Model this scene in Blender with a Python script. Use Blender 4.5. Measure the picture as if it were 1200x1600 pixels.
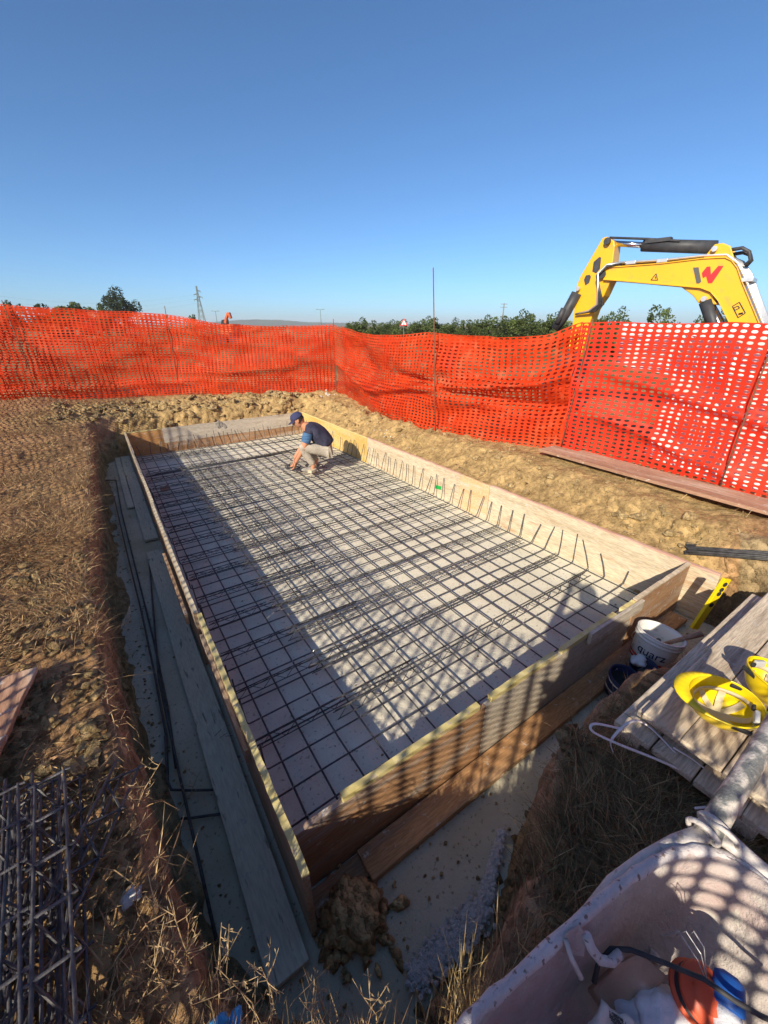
import bpy, math, random
import numpy as np
from mathutils import Vector, Matrix
random.seed(7); rng = np.random.default_rng(7)
for o in list(bpy.data.objects): bpy.data.objects.remove(o)
S = bpy.context.scene; C = S.collection

# ------------------------------------------------------------------ camera
CAMH = 2.4; FPX = 635.6; PITCH = 0.42975; YAW = 0.5948
cd = bpy.data.cameras.new('camera'); cam = bpy.data.objects.new('camera', cd); C.objects.link(cam)
cam.location = (0, 0, CAMH); cam.rotation_euler = (math.pi/2-PITCH, 0, -YAW)
cd.sensor_fit = 'HORIZONTAL'; cd.sensor_width = 36; cd.lens = 36*FPX/1200
cd.clip_start = 0.02; cd.clip_end = 9000
S.camera = cam
S.render.resolution_x = 768; S.render.resolution_y = 1024
# ------------------------------------------------------------------ sky, sun, exposure
SUN_AZ = math.radians(63.0); SUN_EL = math.radians(30.0)      # heading in which the light travels, clockwise from +Y
LD = Vector((math.sin(SUN_AZ)*math.cos(SUN_EL), math.cos(SUN_AZ)*math.cos(SUN_EL), -math.sin(SUN_EL)))
W = bpy.data.worlds.new('World'); S.world = W; W.use_nodes = True
nt = W.node_tree; bg = nt.nodes['Background']
sk = nt.nodes.new('ShaderNodeTexSky'); sk.sky_type = 'NISHITA'; sk.sun_disc = False
sk.sun_elevation = SUN_EL; sk.sun_rotation = SUN_AZ+math.pi
sk.altitude = 300; sk.air_density = 0.72; sk.dust_density = 1.0; sk.ozone_density = 7.0
tn = nt.nodes.new('ShaderNodeMix'); tn.data_type = 'RGBA'; tn.blend_type = 'MULTIPLY'; tn.inputs[0].default_value = 1; tn.inputs[7].default_value = (.88, 1, .97, 1)
nt.links.new(sk.outputs[0], tn.inputs[6]); nt.links.new(tn.outputs[2], bg.inputs[0]); bg.inputs[1].default_value = 0.065
sl = bpy.data.lights.new('sun', 'SUN'); sl.energy = 2.6; sl.angle = math.radians(0.53); sl.color = (1, 0.89, 0.71)
so = bpy.data.objects.new('sun', sl); C.objects.link(so); so.rotation_euler = LD.to_track_quat('-Z', 'Y').to_euler(); so.location = (-6, -3, 8)
S.view_settings.view_transform = 'Standard'; S.view_settings.look = 'None'
S.view_settings.exposure = 1.40; S.view_settings.gamma = 1.0; S.view_settings.use_curve_mapping = False

# ------------------------------------------------------------------ pixel -> place (1200 x 1600 photograph)
_F = np.array([math.sin(YAW)*math.cos(PITCH), math.cos(YAW)*math.cos(PITCH), -math.sin(PITCH)])
_R = np.array([math.cos(YAW), -math.sin(YAW), 0.0]); _U = np.cross(_R, _F)
def ray(u, v): return _F+_R*((u-600)/FPX)+_U*((800-v)/FPX)
def at(u, v, z):
    d = ray(u, v); return Vector(np.array([0, 0, CAMH])+d*((z-CAMH)/d[2]))
def at_plane(u, v, p0, n):
    d = ray(u, v); o = np.array([0, 0, CAMH]); return Vector(o+d*(np.dot(np.array(p0)-o, n)/np.dot(d, n)))
def at_dist(u, v, dist):
    d = ray(u, v); return Vector(np.array([0, 0, CAMH])+d*(dist/math.hypot(d[0], d[1])))

# ------------------------------------------------------------------ noise
def _hash(i, j, s):
    n = (i.astype(np.int64)*374761393+j.astype(np.int64)*668265263+s*974634777) & 0xffffffff
    n = ((n ^ (n >> 13))*1274126177) & 0xffffffff
    return ((n ^ (n >> 16)) & 0xffff)/65535.0
def vnoise(x, y, s=0):
    xi = np.floor(x); yi = np.floor(y); fx = x-xi; fy = y-yi
    fx = fx*fx*(3-2*fx); fy = fy*fy*(3-2*fy)
    a = _hash(xi, yi, s); b = _hash(xi+1, yi, s); c = _hash(xi, yi+1, s); d = _hash(xi+1, yi+1, s)
    return (a*(1-fx)+b*fx)*(1-fy)+(c*(1-fx)+d*fx)*fy*1.0
def fbm(x, y, o=4, s=0):
    r = 0; a = 1; t = 0
    for k in range(o):
        r = r+a*vnoise(x, y, s+k*17); t += a; a *= .5; x = x*2.03+5.1; y = y*2.03+1.7
    return r/t-0.5
def ss(t): t = np.clip(t, 0, 1); return t*t*(3-2*t)

# ------------------------------------------------------------------ mesh builder
class MB:
    def __init__(s): s.v = []; s.f = []
    def add(s, vs, fs):
        n = len(s.v); s.v += [tuple(p) for p in vs]; s.f += [tuple(i+n for i in f) for f in fs]; return s
    def box(s, c, size, rot=None, taper=1.0):
        hx, hy, hz = size[0]/2, size[1]/2, size[2]/2
        vs = [Vector((x*hx*(taper if z > 0 else 1), y*hy*(taper if z > 0 else 1), z*hz)) for z in (-1, 1) for y in (-1, 1) for x in (-1, 1)]
        if rot is not None: vs = [rot @ p for p in vs]
        c = Vector(c)
        return s.add([p+c for p in vs], [(0, 2, 3, 1), (4, 5, 7, 6), (0, 1, 5, 4), (2, 6, 7, 3), (0, 4, 6, 2), (1, 3, 7, 5)])
    def tube(s, pts, r, n=6, cap=True):
        pts = [Vector(p) for p in pts]; m = len(pts); rs = r if isinstance(r, (list, tuple)) else [r]*m
        n0 = len(s.v); up = None
        for i, p in enumerate(pts):
            t = (pts[min(i+1, m-1)]-pts[max(i-1, 0)]).normalized()
            if up is None:
                up = Vector((0, 0, 1)) if abs(t.z) < .9 else Vector((1, 0, 0))
            a = t.cross(up).normalized(); b = a.cross(t).normalized(); up = b
            for k in range(n):
                q = 2*math.pi*k/n; s.v.append(tuple(p+a*(math.cos(q)*rs[i])+b*(math.sin(q)*rs[i])))
        for i in range(m-1):
            for k in range(n):
                k2 = (k+1) % n; s.f.append((n0+i*n+k, n0+i*n+k2, n0+(i+1)*n+k2, n0+(i+1)*n+k))
        if cap:
            s.f.append(tuple(n0+k for k in range(n))[::-1]); s.f.append(tuple(n0+(m-1)*n+k for k in range(n)))
        return s
    def lathe(s, prof, c=(0, 0, 0), n=20, rot=None, cap0=True, cap1=False, sx=1, sy=1):
        n0 = len(s.v); c = Vector(c)
        for r, z in prof:
            for k in range(n):
                q = 2*math.pi*k/n; p = Vector((r*sx*math.cos(q), r*sy*math.sin(q), z))
                s.v.append(tuple((rot @ p if rot is not None else p)+c))
        for i in range(len(prof)-1):
            for k in range(n):
                k2 = (k+1) % n; s.f.append((n0+i*n+k, n0+i*n+k2, n0+(i+1)*n+k2, n0+(i+1)*n+k))
        if cap0: s.f.append(tuple(n0+k for k in range(n))[::-1])
        if cap1: s.f.append(tuple(n0+(len(prof)-1)*n+k for k in range(n)))
        return s
    def prism(s, poly, ext):      # poly: list of Vectors, extruded by the vector ext
        n = len(poly); ext = Vector(ext); poly = [Vector(p) for p in poly]
        return s.add(poly+[p+ext for p in poly], [tuple(range(n))[::-1], tuple(range(n, 2*n))]+[(i, (i+1) % n, n+(i+1) % n, n+i) for i in range(n)])
    def blob(s, c, r, sub=1, seed=0, amp=.25, sq=(1, 1, 1)):
        vs, fs = ICO[sub]; rr = random.Random(seed); c = Vector(c)
        ph = [rr.uniform(0, 6.3) for _ in range(6)]
        out = []
        for p in vs:
            k = 1+amp*(math.sin(3*p[0]+ph[0])*math.sin(3.3*p[1]+ph[1])+.7*math.sin(5*p[2]+ph[2]+2*p[0])+.6*math.sin(8*p[1]+ph[3])*math.sin(7*p[0]+ph[4]))
            out.append((c.x+p[0]*r*k*sq[0], c.y+p[1]*r*k*sq[1], c.z+p[2]*r*k*sq[2]))
        return s.add(out, fs)
    def build(s, name, mat, parent=None, smooth=False, bevel=0, abs_=True, subsurf=0):
        me = bpy.data.meshes.new(name)
        off = Vector((0, 0, 0))
        if parent is not None and abs_:
            q = parent
            while q is not None: off = off+q.location; q = q.parent
        vs = s.v if off.length == 0 else [(a-off.x, b-off.y, c-off.z) for a, b, c in s.v]
        me.from_pydata(vs, [], s.f)
        o = bpy.data.objects.new(name, me); C.objects.link(o)
        me.materials.append(mat)
        if smooth: me.polygons.foreach_set('use_smooth', [True]*len(me.polygons))
        if parent is not None: o.parent = parent
        if bevel:
            b = o.modifiers.new('bevel', 'BEVEL'); b.width = bevel; b.segments = 2; b.limit_method = 'ANGLE'; b.angle_limit = .7
        if subsurf:
            b = o.modifiers.new('subsurf', 'SUBSURF'); b.levels = subsurf; b.render_levels = subsurf
        return o
def _ico():
    import bmesh
    r = {}
    for sub in (1, 2, 3, 4):
        bm = bmesh.new(); bmesh.ops.create_icosphere(bm, subdivisions=sub, radius=1)
        bm.verts.ensure_lookup_table()
        r[sub] = ([tuple(v.co) for v in bm.verts], [tuple(v.index for v in f.verts) for f in bm.faces]); bm.free()
    return r
ICO = _ico()
def tag(o, label=None, cat=None, group=None, kind=None):
    if label: o['label'] = label
    if cat: o['category'] = cat
    if group: o['group'] = group
    if kind: o['kind'] = kind
    return o
def thing(name, label, cat, loc=(0, 0, 0), group=None):
    o = bpy.data.objects.new(name, None); C.objects.link(o); o.location = loc; o.empty_display_size = .05
    return tag(o, label, cat, group)
def copy_tree(o, parent=None):
    c = o.copy(); C.objects.link(c); c.parent = parent
    for ch in list(o.children): copy_tree(ch, c)
    return c
ORD = ['first', 'second', 'third', 'fourth', 'fifth', 'sixth', 'seventh', 'eighth', 'ninth', 'tenth', 'eleventh', 'twelfth', 'thirteenth', 'fourteenth', 'fifteenth', 'sixteenth', 'seventeenth', 'eighteenth', 'nineteenth', 'twentieth']

def colour_attr(me, cols):
    a = me.color_attributes.new('col', 'FLOAT_COLOR', 'POINT'); a.data.foreach_set('color', np.concatenate([cols, np.ones((len(cols), 1))], 1).astype(np.float32).ravel())
# ------------------------------------------------------------------ materials
def mat(name, c1, c2=None, scale=8, rough=.8, bump=0, bscale=None, stretch=(1, 1, 1), metal=0, c3=None, s3=40, t3=(.55, .65), detail=6, spec=.3, attr=None, trans=0, ramp=(.35, .65), coat=0, grain=0, splash=0, crack=0):
    if name.split('_')[-1] in ('panel', 'plank', 'across', 'long', 'wood'): grain = grain or .26; splash = splash or .63
    m = bpy.data.materials.new(name); m.use_nodes = True; n = m.node_tree.nodes; L = m.node_tree.links
    b = n['Principled BSDF']; b.inputs['Roughness'].default_value = rough; b.inputs['Metallic'].default_value = metal
    b.inputs['Specular IOR Level'].default_value = spec; b.inputs['Coat Weight'].default_value = coat
    tc = n.new('ShaderNodeTexCoord'); mp = n.new('ShaderNodeMapping'); mp.inputs['Scale'].default_value = stretch
    L.new(tc.outputs['Object'], mp.inputs[0])
    col = None
    if c2 is not None:
        nz = n.new('ShaderNodeTexNoise'); nz.inputs['Scale'].default_value = scale; nz.inputs['Detail'].default_value = detail; nz.inputs['Roughness'].default_value = .62
        L.new(mp.outputs[0], nz.inputs['Vector'])
        r = n.new('ShaderNodeValToRGB'); r.color_ramp.elements[0].position = ramp[0]; r.color_ramp.elements[1].position = ramp[1]
        r.color_ramp.elements[0].color = (*c1, 1); r.color_ramp.elements[1].color = (*c2, 1)
        L.new(nz.outputs['Fac'], r.inputs[0]); col = r.outputs[0]
        if c3 is not None:
            n3 = n.new('ShaderNodeTexNoise'); n3.inputs['Scale'].default_value = s3; n3.inputs['Detail'].default_value = 4
            L.new(mp.outputs[0], n3.inputs['Vector'])
            r3 = n.new('ShaderNodeValToRGB'); r3.color_ramp.elements[0].position = t3[0]; r3.color_ramp.elements[1].position = t3[1]
            L.new(n3.outputs['Fac'], r3.inputs[0])
            mx = n.new('ShaderNodeMix'); mx.data_type = 'RGBA'; L.new(r3.outputs[0], mx.inputs[0]); L.new(col, mx.inputs[6]); mx.inputs[7].default_value = (*c3, 1); col = mx.outputs[2]
    if grain and col is not None:
        g1 = n.new('ShaderNodeTexNoise'); g1.inputs['Scale'].default_value = scale*20; g1.inputs['Detail'].default_value = 3; L.new(mp.outputs[0], g1.inputs['Vector'])
        gr = n.new('ShaderNodeValToRGB'); gr.color_ramp.elements[0].position = .36; gr.color_ramp.elements[1].position = .60; gr.color_ramp.elements[0].color = (1-grain, 1-grain*1.05, 1-grain*1.1, 1); gr.color_ramp.elements[1].color = (1.06, 1.05, 1.03, 1)
        L.new(g1.outputs['Fac'], gr.inputs[0]); gm = n.new('ShaderNodeMix'); gm.data_type = 'RGBA'; gm.blend_type = 'MULTIPLY'; gm.inputs[0].default_value = 1; L.new(col, gm.inputs[6]); L.new(gr.outputs[0], gm.inputs[7]); col = gm.outputs[2]
    if splash and col is not None:
        s1 = n.new('ShaderNodeTexNoise'); s1.inputs['Scale'].default_value = 17; s1.inputs['Detail'].default_value = 7; s1.inputs['Roughness'].default_value = .7; L.new(tc.outputs['Object'], s1.inputs['Vector'])
        sr = n.new('ShaderNodeValToRGB'); sr.color_ramp.elements[0].position = splash-.03; sr.color_ramp.elements[1].position = splash+.02; L.new(s1.outputs['Fac'], sr.inputs[0])
        sm = n.new('ShaderNodeMix'); sm.data_type = 'RGBA'; L.new(sr.outputs[0], sm.inputs[0]); L.new(col, sm.inputs[6]); sm.inputs[7].default_value = (.52, .48, .42, 1); col = sm.outputs[2]
    if attr:
        a = n.new('ShaderNodeAttribute'); a.attribute_name = attr
        if col is None: col = a.outputs['Color']
        else:
            mx = n.new('ShaderNodeMix'); mx.data_type = 'RGBA'; mx.blend_type = 'MULTIPLY'; mx.inputs[0].default_value = 1
            L.new(col, mx.inputs[6]); L.new(a.outputs['Color'], mx.inputs[7]); col = mx.outputs[2]
    if col is None: b.inputs['Base Color'].default_value = (*c1, 1)
    else: L.new(col, b.inputs['Base Color'])
    if bump:
        nb = n.new('ShaderNodeTexNoise'); nb.inputs['Scale'].default_value = bscale or scale*3; nb.inputs['Detail'].default_value = 8; nb.inputs['Roughness'].default_value = .65
        L.new(mp.outputs[0], nb.inputs['Vector'])
        bp = n.new('ShaderNodeBump'); bp.inputs['Strength'].default_value = bump; bp.inputs['Distance'].default_value = .02
        L.new(nb.outputs['Fac'], bp.inputs['Height']); L.new(bp.outputs[0], b.inputs['Normal'])
        if crack:      # crumbly facets on top of the fine relief
            vo = n.new('ShaderNodeTexVoronoi'); vo.inputs['Scale'].default_value = crack; nd = n.new('ShaderNodeMix'); nd.data_type = 'RGBA'; nd.inputs[0].default_value = .06
            L.new(mp.outputs[0], nd.inputs[6]); L.new(nb.outputs['Color'], nd.inputs[7]); L.new(nd.outputs[2], vo.inputs['Vector'])
            b2 = n.new('ShaderNodeBump'); b2.invert = True; b2.inputs['Strength'].default_value = .75; b2.inputs['Distance'].default_value = .035; L.new(vo.outputs['Distance'], b2.inputs['Height']); L.new(bp.outputs[0], b2.inputs['Normal']); L.new(b2.outputs[0], b.inputs['Normal'])
    if trans:
        tr = n.new('ShaderNodeBsdfTranslucent'); ms = n.new('ShaderNodeMixShader'); ms.inputs[0].default_value = trans
        if col is None: tr.inputs[0].default_value = (*c1, 1)
        else: L.new(col, tr.inputs[0])
        L.new(b.outputs[0], ms.inputs[1]); L.new(tr.outputs[0], ms.inputs[2]); L.new(ms.outputs[0], n['Material Output'].inputs[0])
    return m
M = {}
M['soil'] = mat('soil', (.66, .64, .60), (1.22, 1.2, 1.16), 9, .95, 1.0, 34, attr='col', c3=(.5, .48, .45), s3=70, t3=(.58, .70), spec=.1, crack=17)
M['clod'] = mat('clod', (.34, .235, .115), (.54, .39, .20), 9, .95, 1.0, 38, crack=30, attr='col', spec=.1)
M['blind'] = mat('blinding', (.62, .575, .46), (.72, .67, .545), 3.2, .92, .35, 60, c3=(.34, .30, .23), s3=46, t3=(.60, .72), spec=.15, attr='col')
M['straw'] = mat('straw', (.5, .5, .5), None, rough=.7, attr='col', trans=.2, spec=.2)
M['ply_pale'] = mat('pale_panel', (.50, .41, .28), (.66, .57, .42), 4, .75, .15, 18, (1, .18, 1.6), c3=(.45, .31, .19), s3=9, t3=(.56, .74))
M['ply_paleX'] = mat('pale_panel_across', (.42, .37, .30), (.58, .52, .43), 4, .75, .15, 18, (.18, 1, 1.6), c3=(.34, .27, .20), s3=9, t3=(.55, .72))
M['ply_yel'] = mat('yellow_panel', (.56, .36, .10), (.70, .50, .20), 4, .65, .12, 18, (1, .18, 1.6), c3=(.60, .46, .24), s3=9, t3=(.55, .7))
M['ply_org'] = mat('orange_panel', (.42, .20, .07), (.62, .34, .13), 5, .65, .15, 20, (.2, .3, 1.6), c3=(.50, .40, .28), s3=7, t3=(.55, .72))
M['ply_orgL'] = mat('orange_short_panel', (.62, .40, .20), (.70, .50, .30), 5, .65, .15, 20, (1, .3, 1.6), c3=(.60, .52, .40), s3=7, t3=(.5, .7))
M['ply_brn'] = mat('brown_panel', (.28, .15, .075), (.44, .27, .15), 5, .7, .15, 20, (.16, 1, 1.4), c3=(.42, .34, .27), s3=7, t3=(.5, .66))
M['ply_brnY'] = mat('brown_panel_long', (.38, .25, .15), (.55, .41, .27), 5, .7, .15, 20, (1, .16, 1.4), c3=(.40, .33, .26), s3=7, t3=(.52, .68))
M['ply_near'] = mat('orange_brown_panel', (.36, .19, .09), (.52, .31, .17), 5, .6, .15, 20, (.16, 1, 1.4), c3=(.40, .33, .27), s3=6, t3=(.54, .66))
M['ply_grey'] = mat('mortar_stained_panel', (.42, .36, .28), (.56, .50, .41), 5, .75, .2, 20, (.22, 1, 1.6), c3=(.36, .24, .15), s3=5, t3=(.56, .70))
M['edge_yel'] = mat('yellow_edge', (.56, .46, .17), (.67, .58, .28), 12, .6, .1, 30, c3=(.52, .42, .28), s3=24, t3=(.6, .66))
M['edge_pale'] = mat('pale_edge', (.50, .42, .28), (.62, .54, .38), 12, .7, .1, 30, c3=(.42, .33, .22), s3=24, t3=(.6, .66))
M['edge_pink'] = mat('red_edge', (.48, .27, .20), (.60, .42, .33), 12, .6, .1, 30, (1, .3, 1))
M['plank_grey'] = mat('grey_plank', (.56, .54, .42), (.66, .64, .50), 5, .85, .3, 40, (1, .15, 1), c3=(.26, .245, .19), s3=38, t3=(.62, .68), grain=.12)
M['plank_red'] = mat('reddish_plank', (.34, .19, .12), (.50, .32, .22), 6, .8, .25, 30, (1, .14, 1.5), c3=(.55, .42, .32), s3=8, t3=(.55, .7))
M['plank_org'] = mat('orange_plank', (.40, .21, .09), (.57, .34, .17), 6, .75, .25, 30, (.14, 1, 1.5), c3=(.28, .22, .17), s3=5, t3=(.52, .66))
M['wood_old'] = mat('weathered_wood', (.50, .41, .30), (.70, .60, .46), 7, .9, .6, 30, (.10, 1, 1), c3=(.30, .23, .17), s3=18, t3=(.56, .72))
M['steel'] = mat('rebar_steel', (.055, .057, .062), (.13, .13, .13), 20, .55, .4, 160, metal=.3, spec=.45)
M['steel_blue'] = mat('lattice_steel', (.045, .046, .052), (.14, .14, .145), 24, .5, .3, 140, metal=.3, spec=.5)
M['weld'] = mat('weld', (.34, .34, .35), (.5, .5, .5), 40, .5, metal=.3)
M['wire'] = mat('tie_wire', (.35, .35, .36), (.6, .6, .6), 60, .4, metal=.6)
M['rust'] = mat('rusty_rod', (.10, .05, .03), (.22, .11, .06), 30, .85, .3, 90)
def net_mat():
    m = mat('orange_netting', (.60, .042, .008), (.72, .072, .014), 1.6, .65, trans=.33, spec=.2, c3=(.62, .16, .07), s3=5, t3=(.55, .8))
    return m
M['net'] = net_mat()
M['net_red'] = mat('red_orange_netting', (.68, .034, .014), (.78, .052, .02), 2.5, .55, trans=.30, spec=.25)
M['sheet'] = mat('white_sheet', (.78, .76, .76), (.86, .85, .84), 3, .5, trans=.15)
M['yellow'] = mat('machine_yellow', (.74, .375, .004), (.79, .41, .006), 2, .35, spec=.5, coat=.3, c3=(.42, .26, .08), s3=9, t3=(.56, .86), bump=.1, bscale=5)
M['dark'] = mat('dark_grey_paint', (.035, .037, .042), (.06, .06, .065), 10, .5)
M['chrome'] = mat('chrome_rod', (.7, .7, .72), None, rough=.18, metal=1)
M['pipe'] = mat('steel_pipe', (.62, .60, .58), (.75, .73, .70), 10, .3, metal=.7)
M['hose'] = mat('black_hose', (.03, .03, .035), (.06, .06, .06), 30, .5)
M['logo_red'] = mat('logo_red', (.62, .025, .03), None, rough=.45)
M['logo_grey'] = mat('logo_grey', (.09, .09, .085), None, rough=.5)
M['glass'] = mat('cab_glass', (.03, .04, .05), None, rough=.08, spec=.6)
M['hel'] = mat('yellow_plastic', (.76, .56, .006), (.82, .62, .010), 3, .28, spec=.5, coat=.2)
M['web'] = mat('cream_plastic', (.62, .52, .32), (.70, .60, .42), 10, .4, trans=.2)
M['black'] = mat('black_foam', (.02, .02, .02), (.035, .035, .035), 40, .8)
M['greyp'] = mat('grey_plastic', (.45, .45, .45), None, rough=.5)
M['white'] = mat('white_plastic', (.70, .69, .65), (.78, .77, .74), 6, .45, c3=(.46, .43, .38), s3=16, t3=(.58, .7))
M['strap'] = mat('white_strap', (.66, .60, .58), (.74, .68, .66), 20, .5)
M['navy'] = mat('navy_plastic', (.02, .03, .085), (.03, .045, .12), 6, .4, c3=(.5, .5, .5), s3=22, t3=(.64, .68))
M['tub'] = mat('mortar_coated_tub', (.40, .345, .32), (.60, .55, .51), 9, .92, .8, 50, c3=(.50, .385, .355), s3=6, t3=(.44, .62), ramp=(.3, .7), splash=.60)
M['rim'] = mat('mortar_crust', (.52, .47, .46), (.66, .62, .61), 14, .9, .6, 60, c3=(.24, .17, .15), s3=55, t3=(.60, .66))
M['tube'] = mat('spattered_tube', (.15, .16, .16), (.26, .26, .25), 16, .5, .5, 60, metal=.3, c3=(.60, .55, .49), s3=20, t3=(.48, .58))
M['tubew'] = mat('crusted_tube', (.52, .48, .45), (.66, .62, .58), 16, .85, .5, 60, c3=(.28, .24, .22), s3=24, t3=(.58, .68))
M['lime'] = mat('white_spill', (.60, .585, .55), (.78, .765, .73), 30, .95, .9, 90)
M['brick'] = mat('tan_block', (.40, .26, .18), (.50, .36, .27), 9, .9, .35, 60, c3=(.60, .54, .48), s3=10, t3=(.58, .72))
M['reel'] = mat('red_orange_plastic', (.62, .09, .035), (.70, .13, .06), 8, .4)
M['blue'] = mat('blue_plastic', (.012, .07, .30), (.02, .10, .38), 9, .45)
M['bluebag'] = mat('blue_sheet', (.03, .22, .50), (.05, .30, .60), 9, .45)
M['bag'] = mat('pale_bag', (.55, .57, .62), (.74, .75, .78), 8, .3, .5, 20)
M['paper'] = mat('paper_sack', (.66, .62, .56), (.72, .69, .64), 6, .8)
M['green_tag'] = mat('green_tag', (.01, .35, .06), None, rough=.5)
M['skin'] = mat('skin', (.46, .20, .11), (.54, .26, .15), 12, .55)
M['shirt'] = mat('navy_shirt', (.026, .026, .05), (.05, .05, .085), 10, .9, 1.0, 9)
M['sleeve'] = mat('blue_sleeve', (.03, .09, .20), (.10, .20, .34), 26, .85, stretch=(.2, .2, 3))
M['trouser'] = mat('beige_trousers', (.34, .29, .23), (.44, .39, .32), 8, .9, 1.0, 10)
M['boot'] = mat('work_boot', (.20, .18, .16), (.34, .31, .27), 14, .9)
M['cap'] = mat('navy_cap', (.030, .035, .09), (.04, .045, .11), 9, .85)
M['hair'] = mat('dark_hair', (.02, .014, .01), None, rough=.7)
M['leaf'] = mat('leaf', (.55, .55, .55), (1.2, 1.2, 1.2), .8, .7, attr='col', trans=.25)
M['bark'] = mat('bark', (.09, .065, .045), (.15, .11, .08), 9, .9, .5)
M['hill'] = mat('wooded_hill', (.035, .055, .03), (.06, .08, .04), .02, .95)
M['galv'] = mat('galvanised_steel', (.13, .16, .14), (.19, .22, .20), 4, .6, metal=.3)
M['pole'] = mat('weathered_pole', (.20, .18, .15), (.28, .25, .21), 4, .85)
M['sign_w'] = mat('sign_white', (.75, .75, .73), None, rough=.5)
M['sign_r'] = mat('sign_red', (.55, .03, .03), None, rough=.5)
M['orange_m'] = mat('orange_machine', (.62, .13, .05), (.70, .18, .08), 4, .5)

# ------------------------------------------------------------------ terrain
POLY = np.array([(-.25, 9.1), (-.29, 6.7), (-.31, 4.7), (-.33, 3.3), (-.29, 2.5), (-.25, 1.9), (-.225, 1.5), (-.19, 1.15), (-.11, .86),
                 (.06, .62), (.26, .47), (.48, .40), (.80, .43), (1.0, .49), (1.23, .62), (1.6, .67), (2.05, .68), (2.5, .50), (3.8, .44), (4.2, .62),
                 (3.975, 1.0), (3.975, 5.0), (3.975, 9.44), (2.2, 9.50), (.6, 9.5), (0.0, 9.45)])
#  per edge: wall width, starting height
EW = [.07]*8+[.16, .20, .22, .16, .12, .10, .08, .08, .08, .10, .25]+[.2]+[.75, .60]+[.40, .30, .30, .25]
EZ = [0.0]*8+[0.0]*11+[.3]+[.46, .44]+[.34, .30, .26, .1]
GZ = .72
def pit(x, y):
    x = np.asarray(x, float); y = np.asarray(y, float)
    wob = .05*fbm(x*2.2, y*2.2, 3, 5)+.05*fbm(x*7, y*7, 2, 9)
    dmin = np.full(x.shape, 1e9); sw = np.zeros(x.shape); sww = np.zeros(x.shape); sz = np.zeros(x.shape)
    inside = np.zeros(x.shape, bool); n = len(POLY)
    for i in range(n):
        ax, ay = POLY[i]; bx, by = POLY[(i+1) % n]
        ex, ey = bx-ax, by-ay; t = np.clip(((x-ax)*ex+(y-ay)*ey)/(ex*ex+ey*ey), 0, 1)
        d = np.hypot(x-ax-t*ex, y-ay-t*ey); dmin = np.minimum(dmin, d)
        w = 1/(d+.02)**4; sw += w; sww += w*EW[i]; sz += w*EZ[i]
        c = ((ay > y) != (by > y)) & (x < (bx-ax)*(y-ay)/(by-ay+1e-12)+ax); inside ^= c
    d = np.where(inside, -dmin, dmin)
    return d+np.where(sz/sw > .2, .4, 1.)*wob, sww/sw, sz/sw
def ground(x, y):
    x = np.asarray(x, float); y = np.asarray(y, float)
    near = np.exp(-np.maximum(0, np.hypot(x-2, y-5)-9)**2/20)
    base = GZ+near*(.10*fbm(x*.8, y*.8, 3, 31)+.07*fbm(x*3, y*3, 3, 33)+.045*fbm(x*11, y*11, 3, 37))
    left = ss((-x-.2)/1.2)*ss((y-6)/5); base = base+.10*left*near
    # bank behind the far boards and clods beside the right boards
    far = ss((y-9.3)/.4)*ss((12.2-y)/1.0)*ss((x+1.5)/1)
    ridge = np.abs(fbm(x*2.6, y*2.6, 4, 41))
    base = base+far*(.15*fbm(x*2.2, y*2.2, 3, 44)+.34*(ridge-.09)+.16*(np.abs(fbm(x*6.5, y*6.5, 3, 47))-.08))*near
    right = ss((x-3.9)/.3)*ss((5.2-x)/.4)*ss((y-.8)/.5)*ss((9.5-y)/.5)
    rough = ss((y-3.5)/3)
    base = base+right*near*((.03+.10*rough)*fbm(x*4, y*4, 4, 51)+(.16*rough)*(np.abs(fbm(x*2.4, y*2.4, 3, 53))-.09)+(.025+.10*rough)*(np.abs(fbm(x*7, y*7, 3, 57))-.08))
    d, w, z0 = pit(x, y)
    k = ss(d/w)
    toe = -.03+(.075*(.5+1.6*np.clip(fbm(x*3, y*3, 3, 63), -.3, .4)))*ss((d+.13)/.13)
    z = np.where(d > 0, np.maximum(z0+(base-z0)*k, np.where(z0 < .2, toe, -9)), np.where(z0 < .2, toe, -.03))
    z = np.where((d > 0) & (z0 > .2), z+.05*fbm(x*9, y*9, 3, 61)*(1-k)*1.0, z)
    return z
def gz(x, y): return float(ground(np.array([x]), np.array([y]))[0])
def axis(segs):
    a = []
    for lo, hi, st in segs: a += list(np.arange(lo, hi-1e-9, st))
    a.append(segs[-1][1]); return np.array(a)
def tail(start, sign):
    o = []; p = start; st = .15
    while abs(p) < 3500: p += sign*st; st *= 1.35; o.append(p)
    return o
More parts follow.
